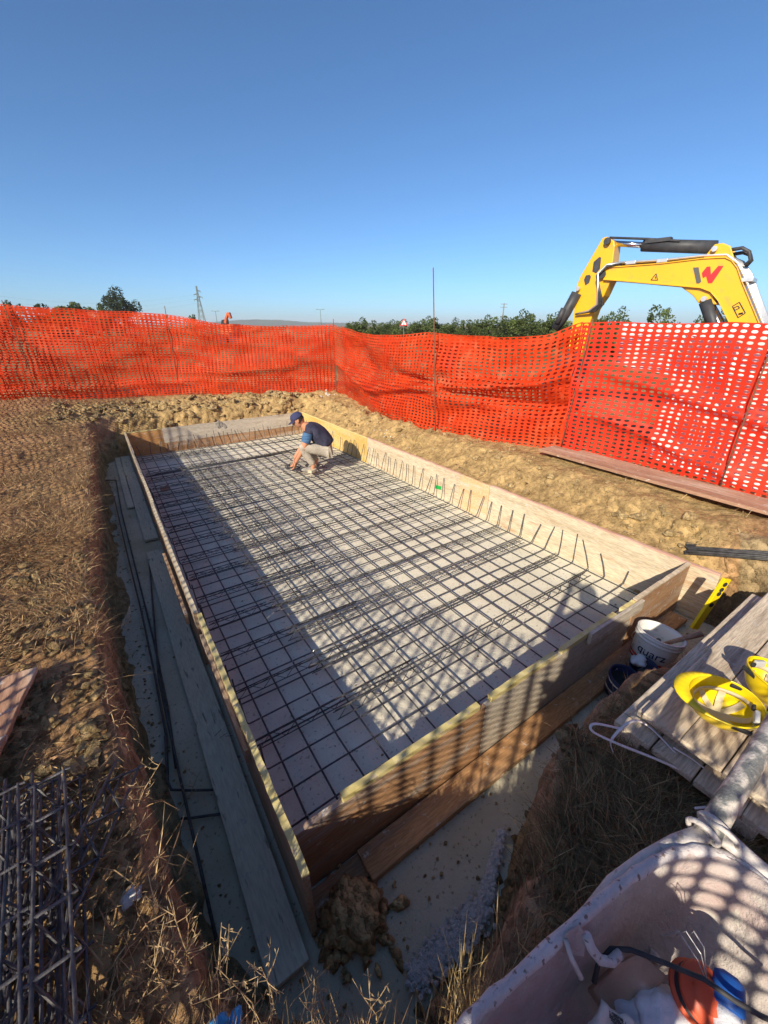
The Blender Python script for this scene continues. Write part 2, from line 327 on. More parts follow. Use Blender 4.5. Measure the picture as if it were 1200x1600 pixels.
def make_terrain():
    xa = axis([(-2.6, -1.2, .05), (-1.2, 1.4, .019), (1.4, 4.9, .028), (4.9, 6.4, .06)])
    ya = axis([(-1.6, 0, .05), (0, 2.6, .019), (2.6, 6, .03), (6, 10.6, .033), (10.6, 14, .07)])
    xa = np.array(tail(-2.6, -1)[::-1]+list(xa)+tail(6.4, 1)); ya = np.array(tail(-1.6, -1)[::-1]+list(ya)+tail(14, 1))
    X, Y = np.meshgrid(xa, ya); Z = ground(X, Y)
    nx, ny = len(xa), len(ya)
    # steep faces get sideways relief
    d, w, z0 = pit(X, Y)
    wall = np.exp(-((d-w*.5)/(w*.6+.02))**2)
    loc = (np.abs(X) < 8) & (np.abs(Y) < 16)
    amp = np.where(loc, wall*np.where(z0 > .2, .17, .06), 0)
    Xd = X+amp*fbm(Y*6+3, Z*9+1, 4, 71)*1.3; Yd = Y+amp*fbm(X*6+9, Z*9+4, 4, 73)*1.3
    me = bpy.data.meshes.new('ground')
    v = np.stack([Xd, Yd, Z], -1).reshape(-1, 3)
    i = np.arange(nx*ny).reshape(ny, nx); q = np.stack([i[:-1, :-1], i[:-1, 1:], i[1:, 1:], i[1:, :-1]], -1).reshape(-1, 4)
    me.from_pydata(v.tolist(), [], q.tolist())
    # soil colours: yellow clay dug from the pit, brown topsoil under straw, a red seam in the left wall
    n1 = fbm(X*1.1, Y*1.1, 4, 81); n2 = fbm(X*5, Y*5, 4, 83)
    clay = np.array([.47, .325, .15]); top = np.array([.43, .26, .13]); red = np.array([.42, .265, .155]); olive = np.array([.38, .29, .165]); field = np.array([.25, .20, .10])
    wclay = np.clip(ss((X-3.6)/.5)*ss((Y-.75)/.3)+ss((Y-9.2)/.5)*ss((X+1.1+n1*2)/.8), 0, 1)*ss((6.5-X)/.8)*ss((13-Y)/1.2)
    col = top+(clay-top)*wclay[..., None]
    patch = np.clip(ss((n1-.02)/.15)*.5, 0, 1)*(1-wclay); col = col+(clay*.72-col)*patch[..., None]
    inw = (d < w*1.3) & (z0 < .2)
    hz = Z/GZ
    wr = ss((3.2-X)/.5)*np.where(inw, ss((hz-.35+n2*1.3)/.25)*ss((1.12-hz)/.12), 0)*.9
    wo = np.where(inw, 1.0, 0)*.9
    col = col+(olive-col)*wo[..., None]; col = col+(red-col)*wr[..., None]
    fw = ss((np.hypot(X-2, Y-5)-10)/4); col = col+(field-col)*fw[..., None]
    gr = fw*ss((fbm(X*.06, Y*.06, 3, 91)+.05)/.2)*.6; col = col+(np.array([.10, .13, .045])-col)*gr[..., None]
    col = col*(1+.35*n2[..., None])
    a = me.color_attributes.new('col', 'FLOAT_COLOR', 'POINT')
    a.data.foreach_set('color', np.concatenate([col, np.ones(col.shape[:2]+(1,))], -1).astype(np.float32).ravel())
    me.materials.append(M['soil']); me.polygons.foreach_set('use_smooth', [True]*len(me.polygons))
    o = bpy.data.objects.new('ground', me); C.objects.link(o); o['kind'] = 'structure'
make_terrain()

# blinding concrete: one slab with a gently uneven skin
def make_blinding():
    xa = np.arange(-.42, 4.0, .05); ya = np.arange(.30, 9.62, .05); X, Y = np.meshgrid(xa, ya)
    Z = .006*fbm(X*2, Y*2, 3, 101)+.004*fbm(X*9, Y*9, 2, 103)-.003
    nx, ny = len(xa), len(ya); i = np.arange(nx*ny).reshape(ny, nx)
    q = np.stack([i[:-1, :-1], i[:-1, 1:], i[1:, 1:], i[1:, :-1]], -1).reshape(-1, 4)
    m = MB(); m.v = np.stack([X, Y, Z], -1).reshape(-1, 3).tolist(); m.f = q.tolist()
    o = m.build('concrete_blinding', M['blind'], smooth=True); o['kind'] = 'structure'
    # earth trodden over the concrete outside the formwork
    n = fbm(X*4, Y*4, 4, 111); k = np.clip(ss((.22-X)/.05)+ss((1.03-Y)/.05), 0, 1)*np.clip(.72+1.3*n, .25, 1)
    c = np.ones(X.shape+(3,))*(1+.25*fbm(X*1.3, Y*1.3, 3, 113))[..., None]; c = c+(np.array([.74, .73, .64])-c)*k[..., None]; colour_attr(o.data, c.reshape(-1, 3))
make_blinding()

# ------------------------------------------------------------------ formwork
T = .027
def panel(name, par, m, x0, x1, y0, y1, z0, z1, edge=None, axis_='y', bow=0):
    """a board with worn, slightly wavy edges; the edge strip is its own part"""
    mb = MB(); n = max(2, int(max(x1-x0, y1-y0)/.22)); vs = []; fs = []
    zt = z1-(.012 if edge else 0)
    rr = random.Random(int(x0*977+y0*331+z1*77))
    for k in range(n+1):
        t = k/n; w = bow*math.sin(math.pi*t); j = rr.uniform(-.0035, .0035)
        if axis_ == 'y':
            y = y0+(y1-y0)*t; vs += [(x0+w, y, z0), (x1+w, y, z0), (x1+w, y, zt+j), (x0+w, y, zt+j)]
        else:
            x = x0+(x1-x0)*t; vs += [(x, y0+w, z0), (x, y1+w, z0), (x, y1+w, zt+j), (x, y0+w, zt+j)]
        if k:
            a = 4*(k-1); b = 4*k
            for q in range(4): fs.append((a+q, a+(q+1) % 4, b+(q+1) % 4, b+q))
    fs.append((0, 3, 2, 1)); fs.append((4*n, 4*n+1, 4*n+2, 4*n+3))
    mb.add(vs, fs); o = mb.build(name, m, par, bevel=.002)
    if edge:
        e = MB(); vs = []; fs = []
        for k in range(n*3+1):
            t = k/(n*3); w = bow*math.sin(math.pi*t); h = z1+rr.uniform(-.005, .002); q = rr.uniform(-.002, .002); hb = z1-.017
            if axis_ == 'y':
                y = y0+.001+(y1-y0-.002)*t; vs += [(x0-.002+w+q, y, hb), (x1+.002+w+q, y, hb), (x1+.002+w+q, y, h), (x0-.002+w+q, y, h)]
            else:
                x = x0+.001+(x1-x0-.002)*t; vs += [(x, y0-.002+w+q, hb), (x, y1+.002+w+q, hb), (x, y1+.002+w+q, h), (x, y0-.002+w+q, h)]
            if k:
                a = 4*(k-1); b = 4*k
                for s in range(4): fs.append((a+s, a+(s+1) % 4, b+(s+1) % 4, b+s))
        m3 = 4*n*3; fs.append((0, 3, 2, 1)); fs.append((m3, m3+1, m3+2, m3+3))
        e.add(vs, fs); e.build('edge_strip', edge, o)
    return o
XL, YN, XR, YF = .235, 1.047, 3.928, 9.33      # inner faces
fl = thing('formwork_side', 'long weathered formwork side beside the narrow trench on the left, its top edge dappled yellow', 'formwork', (XL, 5, 0), 'formwork sides of the foundation')
panel('board', fl, M['ply_brnY'], XL-T, XL, .86, 2.74, .0, .49, M['edge_yel'])
panel('board', fl, M['ply_brnY'], XL-T-.022, XL-.022, 2.745, 5.22, .0, .505, M['edge_pale'])
panel('board', fl, M['ply_brnY'], XL-T-.012, XL-.012, 5.225, 7.7, .0, .50, M['edge_pale'])
panel('board', fl, M['ply_pale'], XL-T-.004, XL-.004, 7.705, 9.37, .0, .50, M['ply_pale'])
for y0, y1 in ((1.55, 2.60), (2.9, 4.0)):
    MB().box((XL-T-.062 if y0 > 2.7 else XL-T-.014, (y0+y1)/2, .36), (.024, y1-y0, .10)).build('batten', M['ply_brnY'], fl, bevel=.002)
fn = thing('formwork_side', 'near short formwork side with notched yellow top edge and net shadow on its face', 'formwork', (2, YN, 0), 'formwork sides of the foundation')
panel('board', fn, M['ply_near'], XL+.002, 1.38, YN-T, YN, .0, .462, None, 'x')
panel('board', fn, M['ply_grey'], 1.383, 3.0, YN-T, YN, .0, .462, None, 'x')
panel('board', fn, M['ply_brn'], 3.003, XR-.004, YN-T-.004, YN-.004, .0, .515, M['ply_pale'], 'x')
for x0, x1, z in ((.47, 1.33, .50), (1.42, 2.02, .505), (2.08, 2.72, .505), (2.82, 3.0, .495)):
    panel('cap_board', fn, M['edge_yel'], x0, x1, YN-T-.001, YN+.001, .463, z, M['edge_yel'], 'x')
b = MB().box((2.72, YN-T-.018, .455), (.72, .026, .095), Matrix.Rotation(.03, 3, 'Y')).build('brace_board', M['ply_paleX'], fn, bevel=.004)
fr = thing('formwork_side', 'long pale formwork side at the foot of the yellow clay bank on the right', 'formwork', (XR, 5, 0), 'formwork sides of the foundation')
panel('board', fr, M['ply_yel'], XR, XR+T, 6.38, YF+.02, .0, .50, M['edge_yel'])
panel('board', fr, M['ply_pale'], XR+.004, XR+.004+T, 3.89, 6.375, .0, .505, M['edge_pink'])
panel('board', fr, M['ply_orgL'], XR+.001, XR+.001+T, 3.345, 3.885, .0, .50, M['ply_orgL'])
panel('board', fr, M['ply_pale'], XR+.005, XR+.005+T, .80, 3.34, .0, .51, M['edge_pink'])
ff = thing('formwork_side', 'far short grey formwork side with a broken notch, orange at its left end', 'formwork', (2, YF, 0), 'formwork sides of the foundation')
panel('board', ff, M['ply_org'], XL-.004, .86, YF+.003, YF+T+.003, .0, .50, M['edge_yel'], 'x')
panel('board', ff, M['ply_paleX'], .863, XR-.003, YF, YF+T, .20, .50, M['ply_paleX'], 'x')
panel('board', ff, M['ply_brn'], .863, XR-.003, YF-.004, YF+T-.004, .0, .197, None, 'x')
hb = MB(); rr = random.Random(3)
for k in range(7): hb.blob((2.02+rr.uniform(-.09, .09), YF-.006, .40+rr.uniform(-.09, .09)), rr.uniform(.025, .05), 1, k, .3, (1, .25, 1.2))
tag(hb.build('dark_notch_patch', M['boot'], ff), kind='stuff')  # dark lumps stand in for the gap broken out of the far board

# ------------------------------------------------------------------ reinforcement mat
mat_ = thing('rebar_mat', 'square grid of steel reinforcing bars covering the floor inside the formwork', 'rebar', (2, 5, .0))
xs = [.38+.1817*k for k in range(20)]
ys = [1.285+.1785*k for k in range(33)]+[7.30, 7.72, 8.17, 8.62, 9.06]
rr = random.Random(11)
RB = .0060
for i, x in enumerate(xs):
    j = lambda: rr.uniform(-.006, .006)
    pts = [(x+j(), 1.07+rr.uniform(0, .06), .040)]+[(x+j(), y, .040+rr.uniform(-.002, .003)) for y in np.linspace(1.6, 8.9, 9)]
    a = rr.uniform(-.06, .06); h = rr.uniform(.20, .33)
    pts += [(x+j(), 9.20, .04), (x, 9.235, .06), (x+a*.3, 9.25, .04+h*.4), (x+a, 9.255+rr.uniform(-.02, .04), .04+h)]
    MB().tube(pts, RB, 6).build('bar', M['steel'], mat_, smooth=True)
for i, y in enumerate(ys):
    j = lambda: rr.uniform(-.007, .007)
    lean = rr.uniform(-.05, .05); h = rr.uniform(.24, .32); out = rr.uniform(.0, .03)
    if i < 5: lean = [(-.0), .02, .12, .16, .05][i]; h = [.12, .08, .2, .26, .30][i]; out = [.0, -.02, .02, .03, .03][i]
    if i in (0, 1): tip = [(3.80, y+j(), .054), (3.86, y, .075), (3.90, y-.02+lean, .10+.1*i)]
    else: tip = [(3.80, y+j(), .054), (3.835, y, .075), (3.86, y+lean*.4, .075+h*.45), (3.875+out, y+lean, .06+h)]
    lh = rr.choice((.0, .10, .2, .25)) if i > 1 else 0
    head = [(.27+rr.uniform(0, .03), y+j(), .054)]
    if lh: head = [(.275, y+rr.uniform(-.04, .04), .06+lh), (.285, y, .075), (.30, y, .056)]
    pts = head+[(x, y+j(), .054+rr.uniform(-.002, .003)) for x in np.linspace(.6, 3.6, 6)]+tip
    MB().tube(pts, RB, 6).build('cross_bar', M['steel'], mat_, smooth=True)
tw = MB()
for x in xs:
    for y in ys:
        if rr.random() < .62:
            a = rr.uniform(0, 3.1); c, s = math.cos(a)*.014, math.sin(a)*.014
            tw.tube([(x-c, y-s, .054), (x, y, .066), (x+c*.3, y+s*.3, .070+rr.uniform(0, .02))], .0022, 3, False)
tag(tw.build('tie_wires', M['wire'], mat_), kind='stuff')

def lattice_mesh(L, w=.062, h=.050, pitch=.17, r=.0040, welds=False):
    """triangular spacer girder along +X: returns builders for chords and web"""
    ch = [MB().tube([(0, -w/2, 0), (L, -w/2, 0)], r, 5), MB().tube([(0, w/2, 0), (L, w/2, 0)], r, 5), MB().tube([(0, 0, h), (L, 0, h)], r, 5)]
    wb = MB(); n = int(L/pitch)
    for s in (-1, 1):
        pts = []
        for k in range(n+1):
            x = k*pitch+.01
            pts.append((x, s*w/2, 0))
            if k < n: pts.append((x+pitch/2, 0, h))
        for a, b in zip(pts[:-1], pts[1:]): wb.tube([a, b], r*.72, 4, False)
    if welds:
        for k in range(n+1): wb.tube([(k*pitch+.01, -w/2-.02, 0), (k*pitch+.01, w/2+.02, 0)], r*.9, 5)
    return ch, wb
def make_lattice(L, group, **kw):
    ch, wb = lattice_mesh(L, **kw)
    t = thing('lattice_girder', 'x', 'lattice girder', (0, 0, 0), group)
    for c in ch: c.build('chord', M['steel_blue'] if kw.get('welds') else M['steel'], t, smooth=True, abs_=False)
    wb.build('web', M['steel_blue'] if kw.get('welds') else M['steel'], t, abs_=False)
    return t
PA = make_lattice(1.2, 'spacer girders laid across the mat'); PB = make_lattice(2.95, 'spacer girders laid across the mat')
usedA = usedB = False
ly = [1.79+.428*k for k in range(13)]+[7.34, 7.76, 8.66]
for k, y in enumerate(ly):
    a = PA if k == 0 else copy_tree(PA); b = PB if k == 0 else copy_tree(PB)
    a.location = (.285+rr.uniform(0, .03), y+.02+rr.uniform(-.01, .01), .068); a.rotation_euler = (0, 0, rr.uniform(-.012, .012))
    b.location = (.80+rr.uniform(-.04, .04), y-.055+rr.uniform(-.015, .015), .068); b.rotation_euler = (0, 0, rr.uniform(-.012, .012))
    a['label'] = f'shorter girder from the left board in {ORD[k]} row from the near formwork side'
    b['label'] = f'longer girder touching the right board in {ORD[k]} row from the near formwork side'
for k in range(5):
    y = 7.60+.03*k+rr.uniform(-.01, .01)
    o = MB().tube([(.30+.05*k, y, .078), (1.6, y+.02, .078), (2.5+.2*k, y+.01+.02*k, .078)], RB, 6).build('loose_bar', M['steel'], smooth=True)
    tag(o, 'loose steel bar in the bundle lying across the mat near the far left corner', 'rebar', 'loose bars bundled on the mat')
o = MB().box((.50, 6.98, .035), (.13, .06, .06), Matrix.Rotation(.3, 3, 'Z')).build('brick', M['brick'], bevel=.006); tag(o, 'small brown brick piece under the mat against the left board', 'brick')
o = MB().box((XR-.004, 4.33, .16), (.004, .13, .055), Matrix.Rotation(-.15, 3, 'X')).build('tag', M['green_tag']); tag(o, 'small green plastic tag against the pale right board', 'tag')

# ------------------------------------------------------------------ planks and rods in the trench
def plank(name, label, m, c, size, rz=0, ry=0, rx=0, cat='plank', group=None, bev=.004):
    R = Matrix.Rotation(rz, 3, 'Z') @ Matrix.Rotation(ry, 3, 'Y') @ Matrix.Rotation(rx, 3, 'X')
    mb = MB(); L, w, h = size; n = 8; vs = []; fs = []; q = random.Random(int(c[0]*100+c[1]*37))
    long_x = L >= w
    for k in range(n+1):
        t = k/n-.5; a = q.uniform(-.004, .004); z = q.uniform(-.002, .002)
        for sy, sz in ((-1, -1), (1, -1), (1, 1), (-1, 1)):
            p = Vector((L*t, sy*w/2+a, sz*h/2+z)) if long_x else Vector((sy*L/2+a, w*t, sz*h/2+z))
            vs.append(R @ p+Vector(c))
        if k:
            A = 4*(k-1); B = 4*k
            for s in range(4): fs.append((A+s, A+(s+1) % 4, B+(s+1) % 4, B+s))
    fs.append((0, 3, 2, 1)); fs.append((4*n, 4*n+1, 4*n+2, 4*n+3))
    mb.add(vs, fs)
    if not long_x: mb.f = [tuple(reversed(f)) for f in mb.f]
    o = mb.build(name, m, bevel=bev)
    return tag(o, label, cat, group)
plank('plank', 'long grey concrete-stained plank on the trench floor running past the near corner', M['plank_grey'], (.088, 2.82, .036), (.165, 4.06, .03), rx=0)
plank('plank', 'wide grey plank at the far end of the left trench, against the board', M['plank_grey'], (.105, 7.28, .030), (.15, 4.15, .028))
plank('plank', 'narrow grey plank at the far end of the left trench, nearer the earth wall', M['plank_grey'], (-.02, 7.9, .026), (.085, 2.9, .022))
plank('plank', 'orange-brown plank lying on the floor along the foot of the near formwork side', M['plank_org'], (2.17, .942, .032), (3.3, .145, .045), rz=.004)
plank('plank', 'dark short plank under the left end of the orange plank by the near formwork', M['ply_brn'], (.42, .95, .018), (.34, .11, .022), rz=.03)
def rod(label, pts, r=.0075):
    o = MB().tube(pts, r, 6).build('steel_rod', M['steel'], smooth=True); return tag(o, label, 'rebar', 'loose rods in the left trench')
zr = .02
def P3(l): return [at(u, v, z) for u, v, z in l]
rod('longest bent rod in the left trench, its far end turned toward the earth wall', P3([(150, 752, zr), (181, 750, zr), (190, 800, zr), (215, 900, zr), (240, 1000, zr), (262, 1105, zr), (275, 1200, zr)]))
rod('rod leaning along the earth wall in the left trench, ending in a straight tip', P3([(178, 776, .05), (200, 870, .04), (222, 960, .03), (243, 1060, .03), (260, 1150, .03), (262, 1225, .03)]))
rod('rod from the pointed meeting of two rods to the near end of the trench', P3([(233, 874, .03), (240, 960, .035), (248, 1060, .04), (278, 1200, .045), (305, 1320, .05), (338, 1468, .05)]))
rod('rod lying along the long grey plank, bent sideways at its near end', P3([(234, 872, .024), (262, 955, .024), (300, 1085, .024), (335, 1200, .024), (351, 1264, .024), (350, 1271, .024), (300, 1278, .024), (283, 1279, .024)]))
rod('short hooked rod crossing the trench floor beside the grey plank', P3([(258, 1150, .035), (262, 1222, .035), (268, 1234, .035), (300, 1235, .035), (338, 1234, .035)]))
for k, (u, v, a) in enumerate(((335, 1150, .4), (343, 1153, .1), (352, 1150, -.6))):
    p = at(u, v, .056); o = MB().tube([p+Vector((0, 0, -.0015)), p+Vector((math.cos(a)*.05, math.sin(a)*.05, .004))], .0016, 4).build('nail', M['steel'])
    tag(o, 'loose nail lying on the long grey plank', 'nail', 'nails on the grey plank')

# ------------------------------------------------------------------ orange netting fences
CW, CH = .092, .052
def resample(path, tops, bots, step):
    P = [Vector((p[0], p[1], 0)) for p in path]
    # smooth
    S_ = [0]
    for a, b in zip(P[:-1], P[1:]): S_.append(S_[-1]+(b-a).length)
    L = S_[-1]; n = int(L/step); s = np.linspace(0, L, n+1)
    X = np.interp(s, S_, [p.x for p in P]); Y = np.interp(s, S_, [p.y for p in P]); Tz = np.interp(s, S_, tops); Bz = np.interp(s, S_, bots)
    return s, X, Y, Tz, Bz
def netting(path, tops, bots, seed, side=1, fold=.05, off=0.0, hole=(.36, .36), rows=None, crease=(), cw=1.0):
    CW = .092*cw; s, X, Y, Tz, Bz = resample(path, tops, bots, CW); n = len(s)-1
    R = rows or int(np.mean(Tz-Bz)/CH)
    tx = np.gradient(X); ty = np.gradient(Y); l = np.hypot(tx, ty); nx_, ny_ = -ty/l*side, tx/l*side
    def pos(si, ti):      # fractional grid coordinates -> place
        a = np.interp(si, np.arange(n+1), X); b = np.interp(si, np.arange(n+1), Y); zt = np.interp(si, np.arange(n+1), Tz); zb = np.interp(si, np.arange(n+1), Bz)
        nn = np.interp(si, np.arange(n+1), nx_); nm = np.interp(si, np.arange(n+1), ny_)
        S1 = si*CW; v = ti/R
        env = np.sin(np.pi*np.clip(v, 0, 1))**.7
        d = off+fold*env*(1.6*fbm(S1*.55+v*.9, v*2.2-S1*.25, 3, seed)+.9*np.sin(6.5*v+S1*1.3+seed)*.35+.5*np.sin(17*v-S1*2.1+seed*2)*.28)
        d = d+fold*.5*fbm(S1*2.5, v*7, 3, seed+5)
        zz = zb+(zt-zb)*v+.02*fbm(S1*1.1, v*3, 2, seed+9)*env+.10*fbm(S1*1.6, v*0+3, 3, seed+12)*(1-v)**2-.018*np.abs(np.sin(S1*2.6+seed))*v
        for (s0, v0, s1, v1, dp) in crease:      # a hanging fold
            u_ = np.clip((S1-s0)/(s1-s0), 0, 1); vc = v0+(v1-v0)*u_
            d = d+dp*np.exp(-((v-vc)/.045)**2)*np.sin(np.pi*u_)**.5
        shear = .05*fbm(S1*.4, v*1.5, 2, seed+20)
        return a+nn*d+tx[0]/l[0]*shear*0, b+nm*d, zz
    I, J = np.meshgrid(np.arange(n+1), np.arange(R+1)); cx, cy, cz = pos(I.astype(float), J.astype(float))
    corner = np.stack([cx, cy, cz], -1).reshape(-1, 3)
    ci, cj = np.meshgrid(np.arange(n), np.arange(R)); ci = ci.ravel().astype(float); cj = cj.ravel().astype(float)
    K = 8; ring = []
    for k in range(K):
        q = math.pi/4+2*math.pi*k/K
        px = math.copysign(abs(math.cos(q))**.8, math.cos(q)); py = math.copysign(abs(math.sin(q))**.8, math.sin(q))
        a, b, c = pos(ci+.5+hole[0]*px, cj+.5+hole[1]*py); ring.append(np.stack([a, b, c], -1))
    ring = np.stack(ring, 1).reshape(-1, 3); base = len(corner); nc = n*R
    w = n+1; ii = ci.astype(int); jj = cj.astype(int)
    c00 = jj*w+ii; c10 = c00+1; c01 = c00+w; c11 = c01+1; cc = [c11, c01, c00, c10]      # corner k sits at angle 45+90k
    r0 = base+np.arange(nc)*K; fs = []
    for k in range(4):
        a, b, c = r0+2*k, r0+2*k+1, r0+(2*k+2) % K
        fs.append(np.stack([cc[k], cc[(k+1) % 4], b, a], -1)); 
        fs.append(np.stack([cc[(k+1) % 4], c, b, b], -1))
    q4 = np.concatenate(fs[0::2]).tolist(); t3 = [f[:3] for f in np.concatenate(fs[1::2]).tolist()]
    m = MB(); m.v = np.concatenate([corner, ring]).tolist(); m.f = q4+t3
    return m
def post(par, base, top, r=.008):
    return MB().tube([base, (Vector(base)+Vector(top))/2+Vector((.006, .004, 0)), top], r, 7).build('post', M['rust'], par, smooth=True)
# rear fence
rp = [(5.5, 10.5), (4.2, 11.1), (3.0, 11.66), (1.73, 12.28), (.4, 12.6), (-.9, 12.85), (-2.35, 13.1)]
rt = [2.43, 2.40, 2.44, 2.68, 2.74, 2.80, 2.90]; rb = [.70, .70, .70, .72, .72, .74, .76]
fe = thing('safety_fence', 'rear run of orange netting across the far side, below the big round tree', 'fence', (1.7, 12.3, GZ), 'orange netting fences round the pit')
netting(rp, rt, rb, 3, 1, .15, hole=(.38, .34), crease=((1.0, .42, 4.0, .30, .10), (3.6, .18, 8.6, .10, .08))).build('netting', M['net'], fe, smooth=True)
netting(rp, [t-.02 for t in rt], rb, 29, 1, .17, off=-.20, hole=(.38, .35), rows=29, cw=1.13).build('netting', M['net'], fe, smooth=True)
post(fe, (1.73, 12.22, .55), at_plane(257, 478, (1.73, 12.22, 0), np.array([.3, .95, 0.]))); post(fe, (-1.2, 12.85, .55), (-1.3, 12.85, 2.9))
# right fence
gp = [(5.5, 10.5), (5.05, 8.7), (4.72, 7.0), (4.70, 5.5), (4.98, 4.42), (5.25, 3.75), (5.38, 3.36), (5.62, 2.34), (5.52, 1.42), (5.62, .9), (6.0, -.6)]
gt = [2.43, 2.27, 2.24, 2.31, 2.25, 2.30, 2.45, 2.44, 2.43, 2.43, 2.43]; gb = [.70, .66, .64, .68, .72, .72, .74, .74, .74, .74, .74]
fg = thing('safety_fence', 'right run of orange netting along the clay bank, the excavator arm rising behind it', 'fence', (5.2, 4, GZ), 'orange netting fences round the pit')
netting(gp[:7], gt[:7], gb[:7], 41, -1, .20, hole=(.33, .30), crease=((2.6, .30, 7.6, .66, .20), (3.8, .58, 7.6, .34, -.14), (.4, .55, 3.6, .30, .12))).build('netting', M['net'], fg, smooth=True)
netting(gp[:7], [t-.03 for t in gt[:7]], gb[:7], 57, -1, .18, off=-.22, hole=(.34, .31), rows=28, cw=1.1).build('netting', M['net'], fg, smooth=True)
netting(gp[6:], gt[6:], gb[6:], 43, -1, .09, hole=(.315, .29), crease=((.05, .70, 2.6, .38, .10), (.05, .40, 2.2, .06, .09))).build('netting', M['net_red'], fg, smooth=True)
post(fg, (5.47, 10.44, .5), (5.47, 10.44, 2.56))
pR1 = Vector((4.64, 5.25, 0)); post(fg, (pR1.x, pR1.y, .50), at_dist(677, 418, pR1.length), .0085)
pR2 = Vector((5.33, 3.33, 0)); post(fg, (pR2.x, pR2.y, .6), at_dist(927, 498, pR2.length), .008)
pR3 = Vector((5.46, 1.41, 0)); post(fg, (pR3.x, pR3.y, .6), (5.44, 1.40, 2.5), .008)
# left fence, just outside the picture: its shadow lies over the left ground and the mat
lp = [(-2.35, 13.1), (-1.95, 9), (-1.78, 5.5), (-1.74, 2.6), (-1.72, .9), (-1.5, 0.05), (-1.05, -.42)]
lt = [2.88, 2.55, 2.42, 2.38, 2.40, 2.42, 2.40]; lb = [.76, .74, .72, .72, .72, .72, .72]
fL = thing('safety_fence', 'left run of orange netting whose meshed shadow falls over the straw and the bar mat', 'fence', (-1.8, 5, GZ), 'orange netting fences round the pit')
netting(lp, lt, lb, 61, 1, .05, hole=(.445, .43)).build('netting', M['net'], fL, smooth=True)
for x, y in ((-1.97, 9.0), (-1.79, 5.4), (-1.75, 2.2), (-1.52, .02)): post(fL, (x, y, .5), (x-.01, y, 2.6))
np_ = [(-1.05, -.42), (-.75, -.62), (-.35, -.78), (.4, -.86), (2.0, -1.0), (3.6, -1.1)]
ntp = [2.40, 2.36, 2.28, 2.25, 2.25, 2.2]; nb_ = [.72]*6
fN = thing('safety_fence', 'near run of orange netting behind the viewer, shading the wheelbarrow and the planks', 'fence', (0, -.8, GZ), 'orange netting fences round the pit')
netting(np_, ntp, nb_, 67, 1, .03, hole=(.42, .41)).build('netting', M['net'], fN, smooth=True)
for x, y, z in ((-1.06, -.44, 2.5), (1.2, -.95, 2.1)): post(fN, (x, y, .5), (x, y, z))
# white sheet hung on the back of the right netting
def make_sheet():
    sh = MB(); NX, NZ = 44, 30; n = np.array([.96, -.05, 0.]); n = n/np.linalg.norm(n)
    x0 = 5.80; vs = []; fs = []
    left = [(506, 968), (540, 966), (572, 960), (584, 1045), (600, 1050), (640, 1032), (690, 1013), (712, 1008), (730, 1055), (748, 1100), (775, 1190)]
    lv = [a for a, _ in left]; lu = [b_ for _, b_ in left]
    for j in range(NZ+1):
        v = 506+(772-506)*j/NZ; u0 = np.interp(v, lv, lu)
        pa = at_plane(u0, v, (x0, 0, 0), np.array([1., .03, 0])); pb = Vector((x0+.35, -.55, pa.z))
        for i in range(NX+1):
            t = i/NX; p = pa.lerp(pb, t); p.x += .025*math.sin(9*p.y+3*p.z)+.02*math.sin(14*p.z+2*p.y); vs.append(p)
    for j in range(NZ):
        for i in range(NX):
            a = j*(NX+1)+i; fs.append((a, a+1, a+NX+2, a+NX+1))
    sh.add(vs, fs); o = sh.build('white_sheet', M['sheet'], smooth=True)
    sd = o.modifiers.new('thick', 'SOLIDIFY'); sd.thickness = .004
    tag(o, 'white sheet hanging behind the right netting, seen through its holes', 'sheet')
make_sheet()

